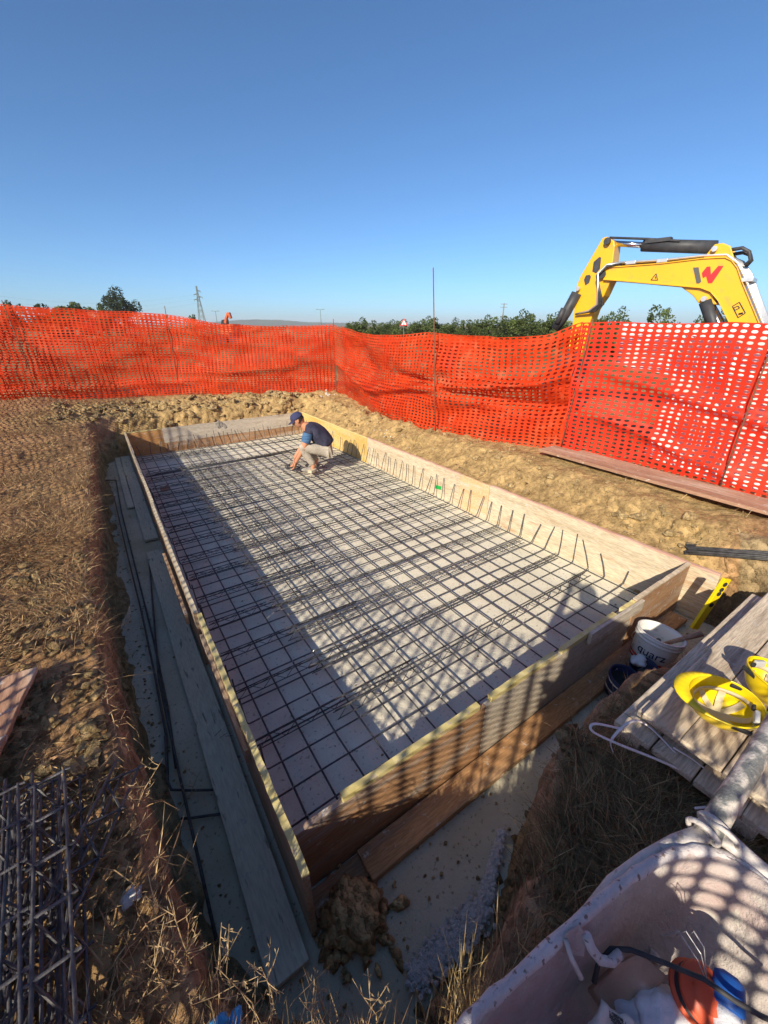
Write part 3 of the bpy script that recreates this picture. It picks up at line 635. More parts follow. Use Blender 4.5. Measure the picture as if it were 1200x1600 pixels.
# ------------------------------------------------------------------ excavator beyond the right fence
def make_excavator():
    c0 = at_dist(1050, 450, 8.2); vd = Vector((c0.x, c0.y, 0)).normalized()
    nrm = (Matrix.Rotation(math.radians(-14), 3, 'Z') @ vd)            # horizontal normal of the arm's plane
    nn = np.array(nrm); ex = thing('excavator', 'yellow excavator with a grey and red mark on its boom, standing behind the right netting', 'excavator', (c0.x, c0.y, GZ))
    sdir = Vector((nrm.y, -nrm.x, 0))      # to the right along the plane
    pp = lambda l: [at_plane(u, v, c0, nn) for u, v in l]
    TH = nrm*.36
    def slab(name, px, th, m, par=ex, off=0.0, bev=.012):
        return MB().prism([p+nrm*off for p in pp(px)], nrm*th).build(name, m, par, bevel=bev)
    boom = slab('boom', [(935, 426), (942, 418), (972, 416), (1032, 411.5), (1098, 403.5), (1133, 402), (1144, 407), (1153, 419), (1160, 440), (1187, 505), (1225, 600), (1178, 600), (1140, 506), (1122, 470), (1110, 456), (1095, 450), (1050, 446), (972, 439), (943, 437)], .36, M['yellow'])
    def flange(px, w=1.7):
        l = px; out = []
        for i, (u, v) in enumerate(l):
            a, b_ = l[max(i-1, 0)], l[min(i+1, len(l)-1)]; dx, dy = b_[0]-a[0], b_[1]-a[1]; h_ = math.hypot(dx, dy); out.append((u-dy/h_*w, v+dx/h_*w))
        for i in range(len(l)-1): slab('flange', [l[i], l[i+1], out[i+1], out[i]], .40, M['yellow'], boom, -.02, .003)
    flange([(942, 417.5), (972, 415.5), (1032, 411), (1098, 403), (1133, 401.5), (1144, 406.5), (1153, 418.5), (1160, 439.5), (1187, 504.5), (1225, 600)])
    flange([(1178, 600), (1140, 506.5), (1122, 470.5), (1110, 456.5), (1095, 450.5), (1050, 446.5), (972, 439.5), (943, 437.5)])
    slab('lug', [(1097, 404), (1116, 381), (1129, 379), (1141, 384), (1148, 408)], .05, M['yellow'], boom, .03); slab('lug', [(1097, 404), (1116, 381), (1129, 379), (1141, 384), (1148, 408)], .05, M['yellow'], boom, .27)
    slab('cylinder_lug', [(1060, 446), (1082, 462), (1090, 473), (1104, 475), (1120, 476), (1112, 458), (1096, 450)], .30, M['yellow'], boom, .03)
    # stick of two cheeks with cut-outs shown as dark recess plates
    st = slab('stick', [(940, 371), (947, 369), (958, 376), (959, 384), (956, 408), (953, 438), (942, 462), (928, 482), (921, 502), (905, 560), (884, 560), (893, 506), (897, 468), (899, 447), (905, 432)], .28, M['yellow'], ex, .04)
    for px in ([(926, 409), (935, 401), (938, 402), (936, 420), (930, 427), (924, 424)], [(911, 437), (914, 430), (920, 429), (922, 432), (919, 442), (913, 446)]):
        MB().prism([p-nrm*.003+nrm*.04 for p in pp(px)], nrm*.02).build('recess', M['dark'], st)
    def pin(u, v, r, par, m=M['dark']):
        c = at_plane(u, v, c0, nn); n = Vector(nn); MB().tube([c-n*.03, c+n*.02], r, 12).build('pin', m, par)
    for u, v in ((1116.5, 389), (1100, 467), (903, 451)): pin(u, v, .035, boom if u > 1000 else st, M['pipe'])
    pin(941, 429, .06, boom); pin(949, 377, .05, st)
    pc = lambda u, v, o: at_plane(u, v, c0, nn)+nrm*o
    MB().tube([pc(950, 378, .18), pc(1002, 381, .18)], .042, 10).build('cylinder_rod', M['chrome'], ex, smooth=True)
    cb = MB().tube([pc(999, 381, .18), pc(1114, 384, .18)], .085, 14).build('stick_cylinder', M['dark'], ex, smooth=True)
    MB().box(pc(1025, 374, .14), (.34, .12, .05), Matrix.Rotation(math.atan2(sdir.y, sdir.x), 3, 'Z')).build('clamp', M['dark'], cb)
    MB().tube([pc(949, 370, .10), pc(1010, 372, .10), pc(1060, 375, .10)], .018, 6).build('pipe', M['dark'], cb, smooth=True)
    for o in (.06, .30):
        MB().tube([pc(1094 if o > .1 else 1102, 470, o), pc(1106 if o > .1 else 1113, 505, o), pc(1125, 560, o)], .075, 12).build('boom_cylinder', M['dark'], ex, smooth=True)
        MB().tube([pc(1104 if o > .1 else 1107, 474, o), pc(1122, 506, o), pc(1140, 560, o)], .045, 10).build('boom_rod', M['chrome'], ex, smooth=True)
    MB().tube([pc(901, 458, .0), pc(884, 490, .0), pc(868, 514, .0)], .085, 12).build('bucket_cylinder', M['dark'], ex, smooth=True)
    MB().tube([pc(884, 482, -.08), pc(874, 505, -.08)], .05, 8).build('hose_guard', M['dark'], ex, smooth=True)
    MB().prism(pp([(884, 545), (906, 548), (900, 580), (878, 640), (850, 640), (846, 600), (862, 570)]), nrm*.5).build('bucket', M['dark'], ex, bevel=.02)
    # hydraulic pipes over the boom's back
    for k in range(6):
        o = .03+.055*k
        MB().tube([pc(955, 411, o), pc(1000, 408+.4*k, o), pc(1040, 405.5, o), pc(1098, 399, o), pc(1135, 397.5, o), pc(1152+.8*k, 410-.8*k, o), pc(1163+1.2*k, 432-1.2*k, o), pc(1190+1.2*k, 500, o), pc(1215, 560, o)], .017, 6).build('hydraulic_pipe', M['pipe'], boom, smooth=True)
    for u, v in ((985, 412), (1034, 409), (1167, 439)):
        MB().box(pc(u, v-2, .18), (.14, .36, .05), Matrix.Rotation(math.atan2(sdir.y, sdir.x), 3, 'Z')).build('pipe_clamp', M['pipe'], boom, bevel=.006)
    for k, sg in enumerate((0, 3, 6, 10)):
        MB().tube([pc(972, 411, -.02), pc(950, 414+sg*.3, -.05), pc(937-sg*.2, 428+sg*.4, -.08), pc(938+sg*.3, 450+sg*.6, -.10), pc(936+sg, 476, -.09), pc(922+sg, 486, -.06), pc(900, 491, -.02)], .017, 6).build('hose', M['pipe'] if k == 0 else M['hose'], ex, smooth=True)
    for k in range(2):
        MB().tube([pc(1140, 389+6*k, .10+.1*k), pc(1158, 386+6*k, .1+.1*k), pc(1169, 392+4*k, .1+.1*k), pc(1171, 405, .1+.1*k), pc(1162, 414, .1+.1*k)], .025, 6).build('hose', M['hose'], ex, smooth=True)
    # mark and labels on the boom side
    f = lambda l: [(1000+x/6, 380+y/6) for x, y in l]
    for px, m in ((f([(498, 228), (550, 225), (575, 360), (555, 378), (530, 378)]), M['logo_grey']), (f([(580, 280), (628, 220), (660, 218), (665, 292), (735, 213), (785, 213), (675, 375), (638, 375), (620, 310), (590, 328)]), M['logo_red'])):
        MB().prism([p-nrm*.005 for p in pp(px)], nrm*.004).build('mark', m, boom)
    def outline(px, m, w=.006, par=boom, o=-.004):
        q = [p+nrm*o for p in pp(px)]; mb = MB()
        for a, b_ in zip(q, q[1:]+q[:1]): mb.tube([a, b_], w, 4)
        return mb.build('warning_label', m, par)
    outline(f([(103, 345), (152, 285), (166, 347)]), M['dark']); outline(f([(145, 312), (148, 332)]), M['dark'])
    outline(f([(867, 592), (932, 553), (988, 655), (920, 698)]), M['dark']); outline(f([(878, 608), (918, 588), (934, 608), (888, 630)]), M['dark']); outline(f([(925, 665), (965, 655)]), M['dark'], .012)
    # house, cab and tracks, out to the right
    foot = at_plane(1215, 590, c0, nn); R = Matrix.Rotation(math.atan2(sdir.y, sdir.x), 3, 'Z'); g = foot+nrm*.18
    def bx(name, s, n_, z, size, m, par=ex, bev=.04): return MB().box(Vector((g.x, g.y, 0))+sdir*s+nrm*n_+Vector((0, 0, z)), size, R).build(name, m, par, bevel=bev)
    bx('house', 1.45, .1, 1.75, (1.9, 1.9, .85), M['yellow'], bev=.12); bx('counterweight', 2.6, .1, 1.75, (.5, 1.9, .9), M['dark'], bev=.15)
    cab = bx('cab', 1.15, .7, 2.55, (1.3, .9, 1.5), M['dark'], bev=.1); bx('window', 1.15, .7, 2.75, (1.34, .80, .8), M['glass'], cab, .03); bx('window', 1.15, .7, 2.75, (1.1, .94, .8), M['glass'], cab, .03)
    bx('turntable', 1.4, .1, 1.28, (1.1, 1.1, .2), M['dark'])
    for s in (-.75, .95):
        tr = bx('track', 1.4, s, GZ+.30, (2.4, .42, .60), M['dark'], bev=.25)
make_excavator()

# ------------------------------------------------------------------ near ground: planks, bars, stacked girders
pa = at(848, 712, .75); pb = at(1200, 812, .78)
o = plank('plank', 'long reddish plank lying under the right netting on the clay bank', M['plank_red'], (5.10, 1.95, .80), (.36, 2.9, .035), rz=-.012); o.name = 'plank'
plank('plank', 'narrow reddish plank half hidden behind the long plank under the right netting', M['plank_red'], (5.32, 1.75, .79), (.12, 2.6, .035), rz=-.03)
for k in range(21):
    q = random.Random(k); a = Vector((4.10+.021*(k % 7)+q.uniform(0, .05), 1.10+.012*(k % 7), gz(4.15, 1.1)+.03+.018*(k // 7))); b_ = Vector((4.47+.024*(k % 7), .02, gz(4.6, .0)+.045+.018*(k // 7)))
    o = MB().tube([a+(a-b_)*.03*q.random(), b_], .0092, 6).build('steel_rod', M['steel'], smooth=True)
    tag(o, 'steel rod in the tied bundle lying on the clay beyond the stacked planks', 'rebar', 'bundle of rods on the right bank')
# weathered pallet deck with helmets
pal = thing('pallet', 'weathered grey plank deck carrying the yellow helmets beside the trench', 'pallet', (2.4, .2, GZ))
pr_ = random.Random(5)
yy = .47
for k in range(6):
    w = .155; L = 1.66+pr_.uniform(-.03, .03)
    MB().box((1.54+L/2+pr_.uniform(-.01, .01), yy-w/2, .80), (L, w-.006, .03), Matrix.Rotation(pr_.uniform(-.004, .004), 3, 'Z')).build('plank', M['wood_old'], pal, bevel=.005); yy -= w
yy = .40
for k in range(6):
    w = .150; L = 1.58+pr_.uniform(-.02, .02)
    MB().box((1.61+L/2+pr_.uniform(-.008, .008), yy-w/2, .865), (L, w-.005, .032), Matrix.Rotation(pr_.uniform(-.004, .004), 3, 'Z')).build('plank', M['wood_old'], pal, bevel=.006); yy -= w
for x in (1.60, 2.35, 3.10):
    for y in (.40, -.0, -.38): MB().box((x, y, .755), (.11, .10, .062)).build('block', M['wood_old'], pal, bevel=.004)
for x in (1.70, 2.4, 3.08): MB().box((x, .0, .832), (.10, .85, .033)).build('stringer', M['wood_old'], pal, bevel=.004)
def make_helmet(loc, rz, tilt, label):
    t = thing('hard_hat', label, 'helmet', loc, 'yellow hard hats on the planks'); t.scale = (.93, .93, .93)
    R = Matrix.Rotation(rz, 3, 'Z') @ Matrix.Rotation(tilt, 3, 'X') ; off = Vector((0, 0, .157))
    def tr(p): return R @ Vector(p)+off
    n = 36; sh = MB(); rows = 9; vs = []; fs = []
    rad = lambda q: (.135 if math.cos(q) > 0 else .130, .108)
    for inner in (0, 1):
        for j in range(rows):
            th = (math.pi/2)*j/(rows-1)*.985
            for k in range(n):
                q = 2*math.pi*k/n; k_ = .975 if inner else 1.0
                vs.append(tr((.135*k_*math.cos(th)*math.cos(q), .108*k_*math.cos(th)*math.sin(q), -.150*k_*math.sin(th))))
    def idx(i, j, k): return i*rows*n+j*n+k % n
    for j in range(rows-1):
        for k in range(n):
            fs.append((idx(0, j, k), idx(0, j+1, k), idx(0, j+1, k+1), idx(0, j, k+1))); fs.append((idx(1, j, k), idx(1, j, k+1), idx(1, j+1, k+1), idx(1, j+1, k)))
    sh.add(vs, fs); sh.build('shell', M['hel'], t, smooth=True, abs_=False)
    br = MB(); vs = []; fs = []
    for k in range(n):
        q = 2*math.pi*k/n; c, s = math.cos(q), math.sin(q); peak = max(0, -c)**2.2
        e = .005+.050*peak; dz = -.010*peak
        for rr_, z in ((0.0, -.003), (e, -.004+dz), (e, .002+dz), (0.0, .004)):
            vs.append(tr(((.1325+rr_)*c if rr_ == 0 else (.1325+e)*c, (.1055+rr_*.9)*s, z)))
    for k in range(n):
        for m_ in range(4): a = 4*k+m_; b_ = 4*k+(m_+1) % 4; c_ = 4*((k+1) % n)+(m_+1) % 4; d_ = 4*((k+1) % n)+m_; fs.append((a, b_, c_, d_))
    br.add(vs, fs); br.build('brim', M['hel'], t, smooth=True, abs_=False)
    hb = MB(); vs = []; fs = []
    for k in range(n):
        q = 2*math.pi*k/n; c, s = math.cos(q), math.sin(q)
        for rr_, z in ((.90, -.050), (.86, -.072), (.84, -.072), (.88, -.050)): vs.append(tr((.126*rr_*c+.008, .100*rr_*s, z+.02*max(0, c))))
    for k in range(n):
        for m_ in range(4): a = 4*k+m_; b_ = 4*k+(m_+1) % 4; c_ = 4*((k+1) % n)+(m_+1) % 4; d_ = 4*((k+1) % n)+m_; fs.append((a, b_, c_, d_))
    hb.add(vs, fs); hb.build('headband', M['web'], t, smooth=True, abs_=False)
    for a in (.0, .8, 1.57, 2.35):
        mb = MB(); vs = []; fs = []
        for k in range(13):
            th = math.pi*k/12; x = .104*math.cos(th)*math.cos(a); y = .082*math.cos(th)*math.sin(a); z = -.062-.060*math.sin(th); px, py = -math.sin(a)*.013, math.cos(a)*.013
            vs += [tr((x-px, y-py, z)), tr((x+px, y+py, z))]
            if k: fs.append((2*k-2, 2*k-1, 2*k+1, 2*k))
        mb.add(vs, fs); mb.build('strap', M['web'], t, smooth=True, abs_=False)
    for (x, y, z, sx, sy, sz) in ((.05, .100, -.018, .07, .012, .022), (.06, -.098, -.018, .07, .012, .022), (.098, .032, -.02, .012, .022, .024)):
        MB().box(tr((x, y, z)), (sx, sy, sz), R).build('pad', M['black'], t, bevel=.004, abs_=False)
    MB().box(tr((.108, -.012, -.02)), (.018, .055, .034), R).build('ratchet', M['greyp'], t, bevel=.005, abs_=False)
    return t
h = at(1135, 1093, 1.035); make_helmet((h.x, h.y, .884), math.radians(-70), .30, 'upturned yellow hard hat on the planks, its peak toward the buckets')
h2 = at(1218, 1062, 1.02); make_helmet((h2.x, h2.y, .884), math.radians(60), .1, 'second upturned yellow hard hat, cut off by the right picture edge')

# stacked lattice girders lower left
PC = make_lattice(1.75, 'lattice girders stacked at the lower left', w=.085, h=.075, pitch=.15, r=.0052, welds=True)
stk = [(-16, 1240, -34, 1640, .755, 'outermost girder of the stack at the lower left, by the picture edge'), (22, 1236, 14, 1640, .755, 'second girder from the picture edge in the lower layer of the stack'),
       (60, 1228, 62, 1650, .755, 'third girder from the picture edge in the lower layer of the stack'), (104, 1222, 108, 1650, .755, 'rightmost girder of the stack, nearest the trench'),
       (4, 1236, -6, 1650, .915, 'left girder of the upper layer of the stack, ladder side up'), (78, 1212, 84, 1650, .915, 'right girder of the upper layer of the stack, ladder side up'),
       (44, 1245, 36, 1650, .84, 'girder wedged between the two layers of the stack'), (205, 1203, 60, 1520, .79, 'single lattice girder lying askew, its end over the trench edge')]
for k, (u0, v0, u1, v1, z, lab) in enumerate(stk):
    o = PC if k == 0 else copy_tree(PC); a = at(u0, v0, z); b_ = at(u1, v1, z); d = (b_-a).normalized()
    o.location = a; o.rotation_euler = d.to_track_quat('X', 'Z').to_euler(); o.rotation_euler.rotate_axis('X', [0.0, .05, -.04, .03, 3.14, 3.18, .4, .5][k]); o['label'] = lab
plank('plank', 'pinkish plank lying on the straw at the left picture edge, dappled with light', M['plank_red'], (-.84, 1.95, .80), (.36, .74, .025), rz=-.18, ry=-.03)
o = MB()
for k in range(7): o.blob(at(208+random.uniform(-14, 14), 1405+random.uniform(-14, 14), .735), random.uniform(.012, .028), 2, k, .3, (1, 1, .6))
tag(o.build('foam_lump', M['lime'], smooth=True), 'white foam lump stuck on the edge of the left trench', 'foam')
o = MB(); p = at(342, 1600, .74); o.blob(p, .026, 3, 4, .35, (1.0, .7, .35)); o.blob(p+Vector((.03, -.02, -.008)), .024, 3, 9, .4, (.9, .8, .3))
tag(o.build('plastic_bag', M['bluebag'], smooth=True), 'crumpled blue plastic in the dry grass at the bottom edge', 'bag')
o = MB(); p = at(552, 1425, .06); o.blob((p.x, p.y, .05), .118, 4, 21, .13, (1.0, 1.1, .62)); q = random.Random(8)
for k in range(70):
    a_ = q.uniform(0, 6.3); d_ = abs(q.gauss(0, .05))+.09; o.blob((p.x+math.cos(a_)*d_, p.y-.03+math.sin(a_)*d_, .012), q.uniform(.008, .03), 2, k, .3, (1, 1, .7))

me_ = o.build('earth_lump', M['clod'], smooth=True); tag(me_, 'big brown lump of earth fallen by the near left corner of the formwork', 'earth')
rrn = np.array([v.co[:] for v in me_.data.vertices]); nz = fbm(rrn[:, 0]*22+rrn[:, 2]*13, rrn[:, 1]*22-rrn[:, 2]*9, 4, 5)
cc = np.array([p.x, p.y, .03]); nz2 = fbm(rrn[:, 0]*60+rrn[:, 2]*33, rrn[:, 1]*60-rrn[:, 2]*41, 3, 15); rrn = cc+(rrn-cc)*(1+.55*nz+.16*nz2)[:, None]; me_.data.vertices.foreach_set('co', rrn.ravel())
colour_attr(me_.data, np.tile([1.4, 1.36, 1.3], (len(me_.data.vertices), 1)))
# white spill along the near trench wall
o = MB(); q = random.Random(9)
pts = [(785, 1300, .014), (772, 1345, .020), (764, 1390, .024), (752, 1420, .030), (738, 1440, .05), (722, 1452, .06), (706, 1474, .06), (686, 1494, .05), (664, 1512, .045), (650, 1526, .03)]
for k in range(2400):
    i = q.uniform(0, len(pts)-1.001); a = int(i); t = i-a; u = pts[a][0]*(1-t)+pts[a+1][0]*t; v = pts[a][1]*(1-t)+pts[a+1][1]*t; w = pts[a][2]*(1-t)+pts[a+1][2]*t
    c = at(u, v, .02); o.blob((c.x+q.gauss(0, w*.55), c.y+q.gauss(0, w*.5), .018+q.uniform(0, .016)), q.uniform(.004, .014), 1, k, .3, (1, 1, .7))
tag(o.build('lime_spill', M['lime']), 'crumbly white spill along the foot of the near trench wall', 'spill', kind='stuff')
# white plastic strap
def ribbon(name, pts, w, m, label, cat, th=.002):
    mb = MB(); P = [Vector(p) for p in pts]; out = []
    for i in range(len(P)-1):      # catmull-rom
        p0, p1, p2, p3 = P[max(i-1, 0)], P[i], P[i+1], P[min(i+2, len(P)-1)]
        for k in range(6):
            t = k/6; out.append(.5*((2*p1)+(p2-p0)*t+(2*p0-5*p1+4*p2-p3)*t*t+(3*p1-p0-3*p2+p3)*t**3))
    out.append(P[-1]); vs = []; fs = []
    for i, p in enumerate(out):
        tg = (out[min(i+1, len(out)-1)]-out[max(i-1, 0)]).normalized(); sd = tg.cross(Vector((.2, -.1, .9))).normalized()*w/2; up = sd.cross(tg).normalized()*th
        vs += [p-sd-up, p+sd-up, p+sd+up, p-sd+up]
        if i:
            a = 4*(i-1); b_ = 4*i
            for s in range(4): fs.append((a+s, a+(s+1) % 4, b_+(s+1) % 4, b_+s))
    fs += [(0, 3, 2, 1), (len(vs)-4, len(vs)-3, len(vs)-2, len(vs)-1)]
    mb.add(vs, fs); o = mb.build(name, m, smooth=True); return tag(o, label, cat)
ribbon('plastic_strap', P3([(958, 1176, .76), (956, 1155, .82), (985, 1128, .86), (1010, 1132, .84), (1045, 1165, .82), (1072, 1196, .80), (1066, 1203, .80), (1020, 1184, .83), (960, 1160, .84), (925, 1142, .82), (930, 1131, .82), (975, 1140, .82)]), .011, M['strap'], 'looped white plastic strap lying on the dry grass', 'strap')
ribbon('plastic_strap', P3([(1052, 1168, .84), (1085, 1188, .82), (1115, 1215, .80), (1124, 1240, .79), (1115, 1258, .78), (1085, 1263, .78)]), .008, M['strap'], 'tail of white strap curling below the plank deck', 'strap')

# ------------------------------------------------------------------ buckets, cup, level
def bucket(label, loc, r, h, m, tilt, rz, group=None, band=None):
    t = thing('bucket', label, 'bucket', loc, group); t.rotation_euler = (tilt[0], tilt[1], rz)
    MB().lathe([(r*.84, 0), (r*.97, h*.80), (r*.97, h*.82), (r*1.04, h*.83), (r*1.04, h*.86), (r*.985, h*.87), (r*.985, h*.90), (r*1.04, h*.91), (r*1.04, h*.94), (r*1.0, h*.95), (r*1.05, h*.985), (r*1.05, h), (r*.98, h), (r*.96, h*.9), (r*.80, .01)], n=36, cap1=True).build('shell', m, t, smooth=True, abs_=False)
    q = [(r*1.06*math.cos(a), r*1.06*math.sin(a), h*.86-r*.75*math.sin(a-math.pi)*1.0) for a in np.linspace(math.pi, 2*math.pi, 14)]
    MB().tube([(x, y, h*.86-.55*h*abs(math.sin(a))) for (x, y, _), a in zip(q, np.linspace(math.pi, 2*math.pi, 14))], .003, 5).build('handle', M['pipe'], t, smooth=True, abs_=False)
    return t
bw = bucket('tall white paint bucket with dark lettering, standing in the near trench', (2.90, .80, .058), .150, .33, M['white'], (.12, -.14), 2.2)
def wrap_text(txt, r, size, z, ang, m, par):
    cu = bpy.data.curves.new('lettering', 'FONT'); cu.body = txt; cu.size = size; cu.extrude = .0012
    o = bpy.data.objects.new('lettering', cu); C.objects.link(o)
    dg = bpy.context.evaluated_depsgraph_get(); me = bpy.data.meshes.new_from_object(o.evaluated_get(dg)); bpy.data.objects.remove(o)
    for v in me.vertices:
        a = ang+v.co.x/r; rr_ = r+v.co.z+.0015; y = v.co.y; v.co = (rr_*math.cos(a), rr_*math.sin(a), z+y)
    q = bpy.data.objects.new('lettering', me); C.objects.link(q); q.parent = par; me.materials.clear(); me.materials.append(m); return q
# the side that faces the camera
ang = math.atan2(-.80, -2.90)-2.2
wrap_text('quarz', .1405, .085, .175, ang-.75, M['navy'], bw)
mb = MB()
for z in (.10, .125):
    mb.lathe([(.1335+z*.02, z), (.1345+z*.02, z+.014)], n=36, cap0=False)
mb.build('printed_band', M['sign_r'], bw, smooth=True, abs_=False)
bd = bucket('small navy and white bucket with dark paint inside, beside the planks', (2.52, .80, .058), .105, .165, M['navy'], (.10, -.16), 1.0)
MB().lathe([(.001, 0), (.098, 0)], n=24, c=(0, 0, .105)).build('paint', M['black'], bd, abs_=False)
mb = MB().lathe([(.1025, .118), (.1035, .132)], n=30, cap0=False); mb.lathe([(.096, .05), (.0975, .062)], n=30, cap0=False); mb.build('printed_band', M['white'], bd, smooth=True, abs_=False)
cupm = thing('bucket', 'smallest dark bucket between the other two, holding a tool and a rag', 'bucket', (2.73, .77, .058)); cupm.rotation_euler = (.12, -.2, 0)
MB().lathe([(.07, 0), (.085, .17), (.09, .175), (.09, .185), (.083, .185), (.07, .01)], n=26, cap1=True).build('shell', M['navy'], cupm, smooth=True, abs_=False)
o = MB().blob((2.70, .79, .255), .05, 3, 3, .25, (1.1, .9, .7)).build('rag', M['bag'], smooth=True); tag(o, 'pale crumpled rag stuffed in the smallest bucket', 'rag')
def hammer(a, b_, label):
    t = thing('hammer', label, 'hammer', a); MB().tube([a, (Vector(a)+Vector(b_))/2, b_], [.014, .016, .019], 8).build('handle', M['plank_red'], t, smooth=True)
    d = (Vector(a)-Vector(b_)).normalized(); s = d.cross(Vector((0, 0, 1))).normalized(); MB().tube([Vector(a)-s*.06, Vector(a)+s*.06], .018, 8).build('head', M['steel'], t)
hammer((2.62, .77, .17), (2.60, .60, .37), 'wooden-handled hammer leaning from the small buckets toward the planks')
hammer((2.98, .78, .26), (3.10, .60, .44), 'wooden-handled tool lying across the rim of the white bucket')
def make_level():
    a = at(1084, 982, .30); b_ = at(1136, 904, .74); t = thing('spirit_level', 'yellow spirit level leaning on the edge of the near trench', 'level', a)
    d = (b_-a); L = d.length; d.normalize(); s = d.cross(Vector((0, 0, 1))).normalized(); n = s.cross(d)
    R = Matrix((d, s, n)).transposed()
    MB().box((a+b_)/2, (L, .024, .062), R).build('body', M['hel'], t, bevel=.003)
    for f_ in (.90, .80, .72, .5):
        c = a.lerp(b_, f_); MB().tube([c-s*.0135, c+s*.0135], .019, 14).build('grip_hole', M['black'], t)
make_level()

# ------------------------------------------------------------------ wheelbarrow
def make_barrow():
    wb = thing('wheelbarrow', 'mortar-crusted wheelbarrow with a pinkish tub full of site scraps', 'wheelbarrow', (.6, -.15, GZ))
    RZ = 1.20
    # rim outline (plan) from the photograph at the rim's height, closed outside the picture
    rim = [at(740, 1596, RZ), at(820, 1522, RZ), at(900, 1448, RZ), at(960, 1396, RZ), at(1010, 1360, RZ), at(1060, 1337, RZ), at(1105, 1336, RZ), at(1150, 1352, RZ), at(1200, 1390, RZ), at(1245, 1440, RZ)]
    rim += [Vector((1.0, -.36, RZ)), Vector((.92, -.44, RZ)), Vector((.6, -.48, RZ)), Vector((.32, -.45, RZ)), Vector((.20, -.36, RZ)), Vector((.16, -.15, RZ)), Vector((.18, .06, RZ)), Vector((.24, .14, RZ))]
    # smooth closed curve
    P = rim; out = []; n = len(P)
    for i in range(n):
        p0, p1, p2, p3 = P[i-1], P[i], P[(i+1) % n], P[(i+2) % n]
        for k in range(4):
            t = k/4; out.append(.5*((2*p1)+(p2-p0)*t+(2*p0-5*p1+4*p2-p3)*t*t+(3*p1-p0-3*p2+p3)*t**3))
    N = len(out); c = sum(out, Vector())/N; vs = []; fs = []
    lev = [(1.03, -.012), (1.035, .004), (1.015, .012), (.985, .004), (.95, -.04), (.90, -.12), (.83, -.20), (.74, -.245), (.55, -.262), (.25, -.266)]
    q = random.Random(4)
    for f_, dz in lev:
        for p in out:
            w = 1+.010*math.sin(p.x*31+p.y*17)+.006*math.sin(p.x*77+f_*20)+.004*math.sin(p.x*131+p.y*90); vs.append((c.x+(p.x-c.x)*f_*w, c.y+(p.y-c.y)*f_*w, RZ+dz+.003*math.sin(p.x*40+p.y*23)))
    for j in range(len(lev)-1):
        for k in range(N): k2 = (k+1) % N; fs.append((j*N+k, j*N+k2, (j+1)*N+k2, (j+1)*N+k))
    fs.append(tuple((len(lev)-1)*N+k for k in range(N)))
    tub = MB().add(vs, fs).build('tub', M['tub'], wb, smooth=True)
    sd = tub.modifiers.new('thick', 'SOLIDIFY'); sd.thickness = .004; sd.offset = 1
    r2 = MB(); pts = [c+(p-c)*1.02 for p in out]; pts = [Vector((p.x, p.y, RZ+.004+.002*math.sin(p.x*60))) for p in pts]; rq = [random.Random(i).uniform(.0105, .0150) for i in range(len(pts))]; r2.tube(pts+[pts[0]], rq+[rq[0]], 8, False); r2.build('rim', M['rim'], tub, smooth=True)
    J = at(1108, 1300, 1.215)
    # frame tubes: along the tub's shoulder to the joint, then the handle and the brace
    fr_ = MB().tube([at(915, 1440, 1.08), at(960, 1382, 1.13), at(1010, 1345, 1.165), at(1058, 1318, 1.19), J], .021, 10).build('frame_tube', M['tubew'], wb, smooth=True)
    MB().tube([J-Vector((.02, 0, 0)), at(1150, 1232, 1.26), at(1200, 1152, 1.31), at(1240, 1085, 1.35)], [.030, .027, .027, .027], 12).build('handle', M['tube'], wb, smooth=True)
    MB().tube([at(1108, 1288, 1.225), at(1150, 1325, 1.21), at(1205, 1375, 1.19), at(1260, 1425, 1.17)], [.024, .022, .022, .022], 10).build('brace', M['tubew'], wb, smooth=True)
    for k, (u, v) in enumerate(((1098, 1300), (1116, 1290), (1128, 1306))):
        p = at(u, v, 1.225); d = (J-at(1200, 1152, 1.31)).normalized(); s = d.cross(Vector((0, 0, 1))).normalized(); n_ = s.cross(d)
        ring = [p+s*(.033*math.cos(a))+n_*(.033*math.sin(a)) for a in np.linspace(0, 2*math.pi, 15)]; MB().tube(ring, .007, 6, False).build('collar', M['tubew'], wb, smooth=True)
    for (x, y) in ((.26, -.02), (.26, -.32)): MB().tube([(x, y, .97), (x-.03, y, GZ+.02)], .016, 8).build('leg', M['tube'], wb, smooth=True)
    for s in (-.05, -.27): MB().tube([(.75, s, .955), (1.12, -.16+(s+.16)*.4, .92)], .016, 8).build('fork', M['tubew'], wb, smooth=True)
    ty = MB(); R = Matrix.Rotation(math.pi/2, 3, 'X')
    ty.lathe([(.12, -.035), (.165, -.035), (.185, -.015), (.185, .015), (.165, .035), (.12, .035), (.12, -.035)], (1.16, -.16, .905), 28, R, False)
    wh = ty.build('wheel', M['hose'], wb, smooth=True)
    MB().lathe([(.02, -.02), (.125, -.012), (.125, .012), (.02, .02)], (1.16, -.16, .905), 24, R, True, True).build('hub', M['tubew'], wh, smooth=True)
    # bent strap hooked over the rim
    a = at(905, 1452, RZ+.02)
    MB().prism([at(882, 1462, RZ+.020), at(903, 1446, RZ+.022), at(916, 1462, RZ+.015), at(912, 1496, RZ-.02), at(893, 1492, RZ-.02)], (0, 0, .006)).build('hook', M['tub'], wb, bevel=.002)
    MB().tube([at(884, 1468, RZ+.018), at(893, 1498, RZ+.0), at(908, 1528, RZ-.035)], .0055, 6).build('hook_bar', M['tubew'], wb, smooth=True)
    MB().tube([at(916, 1460, RZ+.02), at(924, 1482, RZ), at(938, 1500, RZ-.03), at(955, 1503, RZ-.045), at(968, 1490, RZ-.05)], .010, 8).build('hook_bar', M['rim'], wb, smooth=True)
    # scraps in the tub, each its own thing
    zc = 1.03
